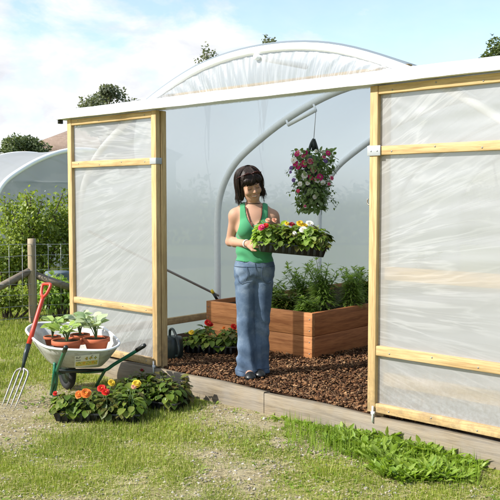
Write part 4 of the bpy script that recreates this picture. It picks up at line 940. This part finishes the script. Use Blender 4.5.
def surface_nets(f, lo, h):
    s = f < 0; nx, ny, nz = f.shape
    c = np.zeros((nx-1,ny-1,nz-1), np.int32)
    for i in (0,1):
        for j in (0,1):
            for k in (0,1): c += s[i:nx-1+i, j:ny-1+j, k:nz-1+k]
    act = (c > 0) & (c < 8); idx = -np.ones(act.shape, np.int64); I = np.argwhere(act); idx[act] = np.arange(len(I))
    acc = np.zeros((len(I),3)); cnt = np.zeros(len(I)); off = [(i,j,k) for i in (0,1) for j in (0,1) for k in (0,1)]
    for a in off:
        for ax in range(3):
            if a[ax] == 0:
                b = list(a); b[ax] = 1; fa = f[I[:,0]+a[0],I[:,1]+a[1],I[:,2]+a[2]]; fb = f[I[:,0]+b[0],I[:,1]+b[1],I[:,2]+b[2]]
                m = (fa < 0) != (fb < 0); t = np.where(m, fa/(fa-fb+1e-12), 0); p = np.tile(np.array(a, float), (len(I),1)); p[:,ax] += t; acc[m] += p[m]; cnt[m] += 1
    v = lo + h*(I + acc/np.maximum(cnt,1)[:,None]); Q = []
    for ax in range(3):
        u, w = [(1,2),(2,0),(0,1)][ax]; sa = [slice(None)]*3; sb = [slice(None)]*3; sa[ax] = slice(0,-1); sb[ax] = slice(1,None)
        E = np.argwhere(s[tuple(sa)] != s[tuple(sb)]); E = E[(E[:,u] > 0) & (E[:,w] > 0) & (E[:,u] < f.shape[u]-1) & (E[:,w] < f.shape[w]-1)]
        ins = s[E[:,0],E[:,1],E[:,2]]; q = []
        for du, dw in ((-1,-1),(0,-1),(0,0),(-1,0)):
            e = E.copy(); e[:,u] += du; e[:,w] += dw; q.append(idx[e[:,0],e[:,1],e[:,2]])
        q = np.stack(q,1); q[~ins] = q[~ins][:,::-1]; Q.append(q)
    Q = np.concatenate(Q); return v, Q[(Q >= 0).all(1)]
def relax(v, q, it=2, lam=.5):
    for _ in range(it):
        s = np.zeros_like(v); c = np.zeros(len(v))
        for a in range(4):
            b = (a+1) % 4
            np.add.at(s, q[:,a], v[q[:,b]]); np.add.at(c, q[:,a], 1); np.add.at(s, q[:,b], v[q[:,a]]); np.add.at(c, q[:,b], 1)
        v = v*(1-lam)+lam*s/np.maximum(c,1)[:,None]
    return v
def mesh_from(S, name, mats, parent, it=2, mifn=None, f=None):
    v, q = surface_nets(S.f if f is None else f, S.lo, S.h); v = relax(v, q, it)
    b = MB(); b.v = [v]; b.n = len(v)
    if mifn is None: b.bulk = [(q, 0)]
    else:
        mi = mifn(v[q].mean(1)); b.bulk = [(q[mi == k], int(k)) for k in np.unique(mi)]
    return b.build(name, mats, parent, True)

PP = on(250, 377, 0); PR = empty('person', (PP.x, PP.y, .012), 0, 'woman in a green vest top and flared jeans carrying a tray of flowers', 'person')
LO, HI = (-.27,-.42,-.02), (.62,.24,1.70); HH = .006
S = SDF(LO, HI, HH)
xc = .025
# torso
S.ell((.035,.025,.86), (.142,.098,.11), .03); S.ell((.033,.005,1.00), (.132,.092,.14), .05); S.ell((.03,.012,1.17), (.138,.098,.17), .05)
S.cone((-.098,.02,1.262), (.158,.02,1.252), .050, .050, .05); S.cone((-.04,.03,1.30), (.10,.03,1.295), .045, .045, .05)
S.ell((-.035,-.075,1.145), (.062,.05,.06), .035); S.ell((.095,-.075,1.14), (.062,.05,.06), .035)
S.cone((.03,.025,1.28), (.022,-.004,1.40), .052, .047, .03)
# legs and feet
for hx, kx, fx_, hy, ky, fy_ in ((-.035,-.03,-.01,.01,-.02,.0),(.10,.085,.065,.02,.03,.09)):
    S.cone((hx,hy+.01,.82), (kx,ky+.008,.44), .070, .044, .02); S.cone((kx,ky+.008,.44), (fx_,fy_,.08), .044, .034, .02)
    S.ell((fx_+.004,fy_-.02,.045), (.04,.05,.045), .03); S.cone((fx_+.005,fy_-.03,.035), (fx_+.012,fy_-.15,.024), .036, .030, .03); S.ell((fx_+.014,fy_-.165,.022), (.036,.028,.016), .02)
# arms
SHR, ELR, WRR = (-.118,.02,1.25), (-.158,.085,1.045), (-.020,-.125,1.040)
SHL, ELL, WRL = (.178,.02,1.24), (.258,.07,1.01), (.375,-.05,.972)
for sh_, el_, wr_ in ((SHR,ELR,WRR),(SHL,ELL,WRL)):
    S.ell(sh_, (.045,.046,.050), .03); S.cone(sh_, el_, .041, .033, .03); m_ = tuple(np.array(el_)*.7+np.array(wr_)*.3); S.cone(el_, m_, .033, .034, .02); S.cone(m_, wr_, .034, .0235, .02)
# head
HC = np.array((-.002,-.026,1.492)); yaw, pit, rol = math.radians(16), math.radians(22), math.radians(-14); HS = 1.06
HR = np.array(Matrix.Rotation(rol,3,'Y') @ Matrix.Rotation(yaw,3,'Z') @ Matrix.Rotation(pit,3,'X')) if True else None
def hp_(p): return tuple(HC + HR @ (np.array(p, float)*HS))
def hell(c, r, k, mode='add', m=.05): S.ell(hp_(c), tuple(q*HS for q in r), k, HR, mode, m)
hell((0,.018,.032), (.072,.092,.082), .03); hell((0,-.022,-.03), (.056,.066,.082), .03); hell((0,-.052,-.092), (.026,.024,.02), .03); hell((0,-.02,-.07), (.048,.05,.04), .03)
hell((.034,-.06,-.028), (.026,.022,.028), .02); hell((-.034,-.06,-.028), (.026,.022,.028), .02)
for s_ in (-1,1):
    hell((s_*.030,-.098,.004), (.017,.016,.012), .012, 'sub'); hell((s_*.031,-.076,.003), (.0155,.0135,.0125), .006)
    hell((s_*.028,-.084,.021), (.022,.010,.006), .012)
    hell((s_*.073,.012,-.008), (.010,.020,.031), .008)
S.cone(hp_((0,-.086,.010)), hp_((0,-.108,-.026)), .007, .0115, .012); hell((.010,-.094,-.031), (.008,.010,.007), .006); hell((-.010,-.094,-.031), (.008,.010,.007), .006)
hell((0,-.0865,-.0545), (.024,.0095,.0065), .006); hell((0,-.084,-.067), (.020,.0095,.0075), .006); hell((0,-.097,-.0605), (.033,.011,.0022), .003, 'sub')
for s_ in (-1,1): hell((s_*.030,-.076,-.052), (.008,.010,.006), .006, 'sub'); hell((s_*.040,-.066,-.036), (.020,.016,.016), .015)
# hands (fingers kept separate: small blend)
def hand(wr_, palm_dir, palm_n, side, curl, k=.006, thumb_up=.5):
    wr_ = np.array(wr_, float); d = np.array(palm_dir, float); d /= np.linalg.norm(d); n = np.array(palm_n, float); n -= d*(n@d); n /= np.linalg.norm(n); t_ = np.cross(d, n)*side
    pc = wr_+d*.045; R = np.stack([d, t_, n], 1); S.ell(pc, (.046,.038,.0165), .02, R)
    for i, (o, ln) in enumerate(((.029,.068),(.010,.076),(-.010,.070),(-.028,.056))):
        a = wr_+d*(.078-.003*abs(i-1))+t_*o; ang = 0; p = a; r = .0092 if i < 3 else .008
        for j, f_ in enumerate((.42,.33,.25)):
            ang += curl[j]; q = p+(d*math.cos(ang)-n*math.sin(ang))*ln*f_; S.cone(p, q, r-.0008*j, r-.0008*(j+1), k if j else .008, m=.03); p = q
    a = wr_+d*.022+t_*.030; q = a+d*.030+t_*.024+n*-.006; S.cone(a, q, .0125,.0105,.012, m=.03); q2 = q+d*.030+t_*.003-n*.012*thumb_up; S.cone(q, q2, .0105,.0085,.006, m=.03)
hand(WRR, (.86,-.42,.06), (-.35,-.75,.55), 1, (.35,.75,.6))        # right hand closes on the tray's near end
hand(WRL, (.45,-.85,.05), (0,.1,-1), -1, (-.05,.08,.08))           # left hand flat under the tray
def skin_mi(c):
    q = (c-HC) @ HR / HS; m = np.zeros(len(c), int)
    lips = (np.abs(q[:,0])/.027)**2+((q[:,2]+.0605-.10*np.abs(q[:,0])**1.3)/.0095)**2 < 1; m[lips & (q[:,1] < -.078)] = 1
    q2 = q[:,2]+.0605-.10*np.abs(q[:,0])**1.3; m[((np.abs(q[:,0])/.019)**2+(q2/.0034)**2 < 1) & (q[:,1] < -.078)] = 3
    lid = ((np.abs(q[:,0])-.031)/.017)**2+((q[:,2]-.0035)/.010)**2 < 1; m[lid & (q[:,1] < -.07)] = 2
    return m
def m_skin(name, col):
    t = NT(name); n = t.noise(t.coord(), 9, 4); n2 = t.noise(t.coord(), 220, 3)
    return t.done(t.pbsdf(t.mix(tuple(q*.88 for q in col), tuple(min(1,q*1.08) for q in col), n), .58, t.bump(n2,.2,.002), spec=.25, **{'Subsurface Weight':.12,'Subsurface Scale':.02}))
SK = m_skin('skin', (.46,.265,.18)); LIP = m_skin('lip', (.42,.15,.13)); LID = m_skin('eyelid', (.44,.235,.16))
body = mesh_from(S, 'body', [SK, LIP, LID, m_plain('teeth', (.62,.58,.52), .35)], PR, 2, skin_mi)
# vest top: an offset shell of the torso cut at hem, neck and armholes
def m_cloth(name, col, sc_=160, var=.12):
    t = NT(name); n = t.noise(t.coord(), 14, 5, .6); n2 = t.noise(t.coord(), sc_, 3)
    return t.done(t.pbsdf(t.mix(tuple(q*(1-var) for q in col), tuple(q*(1+var) for q in col), n), .85, t.bump(n2,.25,.002), spec=.2, **{'Sheen Weight':.15}))
T = SDF((-.2,-.2,.84), (.27,.2,1.36), .005)
def torso(T, g):
    T.ell((.035,.02,.85), (.150+g,.108+g,.13+g), .04); T.ell((.033,.005,1.00), (.138+g,.094+g,.14+g), .05); T.ell((.03,.012,1.17), (.138+g,.098+g,.17+g), .05)
    T.cone((-.098,.02,1.262), (.158,.02,1.252), .050+g, .050+g, .05); T.cone((-.04,.03,1.30), (.10,.03,1.295), .045+g, .045+g, .05)
    T.ell((-.035,-.075,1.145), (.062+g,.05+g,.06+g), .035); T.ell((.095,-.075,1.14), (.062+g,.05+g,.06+g), .035)
torso(T, .007)
X, Y, Z = np.meshgrid(*T.ax, indexing='ij')
T.f += (.0035*np.sin(Z*85+X*22+1.5*np.sin(X*30))*np.clip((1.10-Z)/.12,0,1) + .002*np.sin(X*70+Z*30)*np.clip((1.1-Z)/.1,0,1)).astype(np.float32)
f = np.maximum(T.f, .895-.008*np.sin(X*12)-Z)
neck = (np.sqrt(((X-xc-.005)/.066)**2+(np.maximum(1.335-Z,0)/.155)**2)-1)*.066; back = (np.sqrt(((X-xc-.005)/.072)**2+(np.maximum(1.335-Z,0)/.09)**2)-1)*.066
f = np.maximum(f, -np.where(Y < .03, neck, back))
arm = np.abs(X-xc-.005)-(.108+.05*np.clip((1.22-Z)/.14,0,1)**2); f = np.maximum(f, np.where(Z > 1.075, arm, -1))
mesh_from(T, 'vest_top', [m_cloth('green_jersey', (.06,.27,.125))], PR, 2, None, f)
# jeans
J = SDF((-.18,-.2,.0), (.26,.26,.94), .006)
J.ell((.035,.02,.85), (.158,.117,.14), .04)
for hx, kx, fx_, hy, ky, fy_ in ((-.035,-.035,-.02,.01,-.022,.0),(.10,.09,.062,.02,.028,.085)):
    J.cone((hx,hy,.82), (kx,ky,.44), .090, .066, .018); J.cone((kx,ky,.44), (fx_,fy_-.01,.01), .065, .088, .010)
X, Y, Z = np.meshgrid(*J.ax, indexing='ij')
w = .0042*np.sin(Z*46+X*18+2*np.sin(Z*11+X*14))*np.clip((.62-Z)/.3,0,1)+.007*np.sin(X*60+Z*9+Y*40)*np.clip((.5-Z)/.3,0,1)+.004*np.sin(Z*90+np.abs(X-.03)*60)*np.exp(-((Z-.76)/.05)**2)
f = J.f+w.astype(np.float32); f = np.maximum(f, Z-.912-.01*np.sin(X*9)); f = np.maximum(f, (.008+.03*np.clip(X-.03,0,.05))-Z)
t = NT('denim'); v_ = t.coord(); n_ = t.noise(v_, 7, 5, .6); n2 = t.noise(t.coord((60,60,18)), 9, 4); n3 = t.noise(t.coord((3,3,1)), 4, 4)
c = t.ramp(n_, [(.3,(.052,.083,.135)),(.52,(.105,.152,.22)),(.72,(.21,.265,.335))]); c = t.mix(c, t.ramp(n2,[(.3,(.75,.77,.8)),(.7,(1.1,1.1,1.1))]), .8, 'MULTIPLY')
DEN = t.done(t.pbsdf(c, .9, t.bump(n2,.5,.003), spec=.15)); jeans = mesh_from(J, 'jeans', [DEN], PR, 2, None, f)
# waistband, pockets and seams as raised stitching, dropped on to the jeans' own surface
jv = np.array([q.co for q in jeans.data.vertices])
def snap(p, off=.003):
    p = np.array(p, float); k = np.where((np.abs(jv[:,0]-p[0]) < .012) & (np.abs(jv[:,2]-p[2]) < .012))[0]
    return (p[0], (jv[k,1].min() if len(k) else p[1])-off, p[2])
seam = m_plain('denim_seam', (.055,.085,.14), .9); th = m_plain('stitch_thread', (.30,.32,.34), .8)
for s_ in (-1,1):
    b = MB(); cx_ = .035+s_*.098; P_ = bez([(cx_-s_*.038,0,.865),(cx_-s_*.044,0,.80),(cx_-s_*.02,0,.745),(cx_+s_*.02,0,.742),(cx_+s_*.04,0,.80)], 5)
    b.tube([snap(p) for p in P_], .0019, 6); b.build('pocket', seam, jeans, True)
b = MB(); b.tube([snap((.035+.012*math.sin(k*.5),0,.895-.03*k)) for k in range(5)], .0018, 6); b.build('fly', seam, jeans, True)
b = MB(); ang = np.linspace(0, 2*PI, 40, endpoint=False)
def ring(z, g):
    out = []
    for a in ang:
        d_ = np.array([math.cos(a), math.sin(a)]); k = np.where(np.abs(jv[:,2]-z) < .012)[0]; q = (jv[k,:2]-np.array([.035,.02])); pr = q@d_; pe = np.abs(q@np.array([-d_[1],d_[0]])); kk = pe < .02
        r = (pr[kk].max() if kk.any() else .12)+g; out.append((.035+d_[0]*r, .02+d_[1]*r, z))
    return out
b.tube(ring(.862,.0), .0018, 6, 0, True); b.build('waistband', seam, jeans, True)
for (z_, cx_, cy_) in ((.055,-.02,-.01),(.055,.062,.075)):
    b = MB(); kz = np.abs(jv[:,2]-z_) < .014; P_ = []
    side = (jv[:,0] < .021) if cx_ < .02 else (jv[:,0] > .021)
    for a in np.linspace(0, 2*PI, 30, endpoint=False):
        d_ = np.array([math.cos(a), math.sin(a)]); q = jv[kz&side][:,:2]-np.array([cx_,cy_]); pe = np.abs(q@np.array([-d_[1],d_[0]])); m_ = pe < .02; r = ((q@d_)[m_].max() if m_.any() else .085); P_.append((cx_+d_[0]*r, cy_+d_[1]*r, z_))
    b.tube(P_, .0018, 5, 0, True); b.build('hem', seam, jeans, True)
# shoes: black slip-ons
for fx_, fy_ in ((-.01,.0),(.065,.09)):
    O = SDF((fx_-.09,fy_-.24,-.03), (fx_+.10,fy_+.1,.12), .005)
    O.ell((fx_+.004,fy_-.02,.045), (.046,.056,.050), .03); O.cone((fx_+.005,fy_-.03,.035), (fx_+.012,fy_-.15,.022), .042, .037, .03); O.ell((fx_+.014,fy_-.168,.020), (.041,.034,.021), .02)
    X, Y, Z = np.meshgrid(*O.ax, indexing='ij'); f = np.maximum(O.f, -.010-Z);
    f = np.maximum(f, np.where(Y > fy_-.125, Z-.030, -1)); mesh_from(O, 'shoe', [M['black']], PR, 2, None, f)
# hair: cap plus locks
hairm = NT('hair'); g = hairm.n('ShaderNodeNewGeometry'); HAIR = hairm.done(hairm.pbsdf(hairm.ramp(g.outputs['Random Per Island'],[(0,(.009,.006,.005)),(.6,(.019,.011,.009)),(1,(.042,.020,.014))]), .52, spec=.3))
Hs = SDF(HC-.21, HC+.21, .005)
def H_ell(c, r, k, mode='add'): Hs.ell(hp_(c), tuple(q*HS for q in r), k, HR, mode)
H_ell((0,.026,.038), (.085,.102,.090), .02); H_ell((0,.055,-.03), (.080,.066,.085), .03); H_ell((.070,.022,-.045), (.024,.046,.072), .02); H_ell((-.070,.022,-.045), (.024,.046,.072), .02)
H_ell((-.02,-.075,.056), (.05,.022,.028), .015); H_ell((.045,-.06,.052), (.03,.025,.03), .015)
H_ell((.006,-.115,-.045), (.049,.085,.082), .012, 'sub')
P = np.stack(np.meshgrid(*Hs.ax, indexing='ij'), -1); q = (P-HC) @ HR / HS
Hs.f += (.0022*np.sin(np.arctan2(q[...,1], q[...,0])*46+q[...,2]*25)).astype(np.float32)
hair = mesh_from(Hs, 'hair', [HAIR], PR, 1)
b = MB(); rg = random.Random(12)
for i in range(760):
    a = rg.uniform(-PI*.5-.0, PI*1.5); front = math.sin(a) < -.45
    e = (math.cos(a), math.sin(a)); wv_a = rg.uniform(0,6.3)
    root = Vector((.014+e[0]*.018, .03+e[1]*.02, .128+rg.uniform(-.002,.003)))
    if front:                                            # fringe swept over the brow, parted to the left of centre
        x_ = rg.uniform(-.066,.030); p2 = Vector((x_*.8+.006,-.062,.108)); p3 = Vector((x_*1.02,-.092+abs(x_)*.35,.072)); p4 = Vector((x_*1.12-.012*(1 if x_<.02 else -1.6),-.100+abs(x_)*.45,.030+rg.uniform(-.008,.012)+.10*max(0,x_-.02)*-1))
        pts = bez([root, p2, p3, p4], 4)
    else:
        w_ = rg.uniform(.97,1.05); low = -.112+rg.gauss(0,.022); w_ = rg.gauss(1.02,.045); cx_ = .093*w_; cy_ = .099*w_
        cl_ = (cx_*e[0], .026+cy_*e[1]); pts = bez([root, (cl_[0]*.72, .026+(cl_[1]-.026)*.72,.104), (cl_[0],cl_[1],.04), (cl_[0]*1.03,cl_[1]*1.0,-.04), (cl_[0]*rg.uniform(.86,1.2),cl_[1]*.97-.008,low)], 4)
    n_ = len(pts); pts = [p+Vector((math.sin(k*.55+wv_a),math.cos(k*.5+wv_a*2),0))*.0045*k/n_ for k, p in enumerate(pts)]; b.tube([hp_(p) for p in pts], [.0030*(.5+.5*math.sin(PI*min(1,(k+1)/n_*.9)))*(1 if k < n_-2 else .5) for k in range(n_)], 5)
b.build('hair_lock', HAIR, hair, True)
# sunglasses pushed up on the hair
gls = empty('sunglasses', (0,0,0)); gls.parent = PR
b = MB()
for s_ in (-1,1): b.tube([hp_((s_*.033+.027*math.cos(a), -.072-.012*math.sin(a)+.35*(.02+.0*a)*0-.0, .103+.014*math.sin(a))) for a in np.linspace(0,2*PI,18,endpoint=False)], .003, 6, 0, True)
b.tube([hp_((-.007,-.074,.104)), hp_((.007,-.074,.104))], .003, 6)
for s_ in (-1,1): b.tube([hp_((s_*.060,-.070,.104)), hp_((s_*.088,-.03,.085)), hp_((s_*.096,.03,.045))], .003, 6)
b.build('glasses_frame', m_plain('dark_red_frame', (.06,.012,.014), .25), gls, True)
b = MB()
for s_ in (-1,1): b.ball((0,0,0), (.026,.004,.014), 0, 16, 8); b.v[-1] = np.array([hp_((p[0]+s_*.033, p[1]-.072-.9*p[2]*.9, p[2]+.103)) for p in b.v[-1]])
b.build('lens', m_plain('dark_lens', (.05,.02,.025), .08, 0, .1), gls, True)
# brows and lashes
b = MB()
for s_ in (-1,1):
    b.tube([hp_((s_*q, -.0925+abs(q-.02)*.55, .0215+.004*math.sin((q-.012)/.034*PI))) for q in np.linspace(.013,.046,7)], [.0012,.0021,.0023,.0022,.0019,.0015,.0009], 6)
b.build('eyebrow', HAIR, body, True)
b = MB()
for s_ in (-1,1):
    b.tube([hp_((s_*q, -.0905+((q-.031)/.016)**2*.007, -.0065+.003*((q-.031)/.015)**2)) for q in np.linspace(.017,.046,9)], .0015, 6)
b.build('eyelash', m_plain('lash', (.01,.007,.006), .6), body, True)
# choker, bead necklace, bracelet
b = MB(); nk = np.array((.025,.008,1.345)); b.tube([(nk[0]+.055*math.cos(a), nk[1]+.052*math.sin(a), nk[2]-.010*math.sin(-a)*-1-.008*(math.sin(a)<0)*abs(math.sin(a))) for a in np.linspace(0,2*PI,24,endpoint=False)], .0042, 8, 0, True)
b.build('choker', m_plain('brown_cord', (.06,.025,.012), .6), PR, True)
bv = np.array([q.co for q in body.data.vertices])
def bsnap(x, z):
    k = np.where((np.abs(bv[:,0]-x) < .01) & (np.abs(bv[:,2]-z) < .01) & (bv[:,1] < .03))[0]; return (x, (bv[k,1].min() if len(k) else -.03)-.006, z)
b = MB()
for P_ in (bez([(-.030,0,1.315),(-.012,0,1.25),(.008,0,1.19),(.035,0,1.155)], 8), bez([(.090,0,1.32),(.088,0,1.26),(.070,0,1.20),(.035,0,1.155)], 8)):
    for p in P_: b.ball(bsnap(p.x, p.z), .0048, 0, 8, 6)
b.build('bead_necklace', m_plain('red_brown_bead', (.16,.03,.02), .35), PR, True)
b = MB(); wd = (np.array(WRR)-np.array(ELR)); wd /= np.linalg.norm(wd); c0 = Vector(np.array(WRR)-wd*.012); wv_ = Vector(wd); o1 = wv_.orthogonal().normalized(); o2 = wv_.cross(o1)
b.tube([c0+(o1*math.cos(a)+o2*math.sin(a))*.029 for a in np.linspace(0,2*PI,20,endpoint=False)], .0055, 8, 0, True); b.build('bracelet', M['white'], PR, True)

# tray of flowers she carries
TC = Vector((PP.x+.300, PP.y-.235, 1.015)); rz_ = math.radians(4); tl = math.radians(5.5)
ht = seed_tray((TC.x,TC.y,TC.z-.028), rz_, .50, .28, .075, 'black tray of mixed flowers carried in the hands of the woman', (0, tl, rz_))
ht.matrix_world  # placed by location and rotation
Rm = Matrix.Rotation(rz_,3,'Z') @ Matrix.Rotation(tl,3,'Y')
hrow = [(-.22,-.07,[(-.03,-.07,.150,.035,'pink'),(.0,-.055,.165,.024,'red')],'bright pink flowered begonia, left front corner of the carried tray'),
 (-.10,-.08,[],'leafy begonia, second from the left at the front of the carried tray'),
 (.02,-.08,[(.0,-.05,.13,.018,'white')],'begonia with one tiny white flower, middle front of the carried tray'),
 (.13,-.08,[(-.03,-.02,.16,.034,'white'),(.01,-.03,.13,.028,'white')],'white flowered begonia toward the right front of the carried tray'),
 (.23,-.07,[],'leafy begonia drooping over the right front corner of the carried tray'),
 (-.20,.07,[(.06,-.05,.20,.024,'peach'),(.01,-.06,.20,.022,'peach')],'peach flowered begonia, left back corner of the carried tray'),
 (-.08,.07,[(.05,-.05,.185,.022,'yellow')],'begonia with one yellow flower, second from the left at the back of the carried tray'),
 (.03,.07,[(-.01,-.05,.19,.026,'crimson'),(.05,-.06,.195,.035,'yellow'),(.085,-.07,.18,.026,'yellow')],'crimson and yellow flowered begonia, middle back of the carried tray'),
 (.15,.07,[(.02,-.05,.20,.036,'white'),(-.02,-.04,.185,.024,'yellow'),(.05,-.06,.17,.022,'crimson')],'white, yellow and crimson begonia, right of the middle at the back of the carried tray'),
 (.23,.06,[],'leafy begonia, right back corner of the carried tray')]
for i, (x_, y_, fl, lab) in enumerate(hrow):
    p = TC+Rm@Vector((x_*.88, y_, .018)); bedding('begonia', p, .098, .165, 120, [(a_,b_-.015,c_-.015,r_,k_) for a_,b_,c_,r_,k_ in fl], lab, 'begonias in the carried tray', 'lf_begonia' if i % 3 else 'lf_fresh', .055, 200+i)
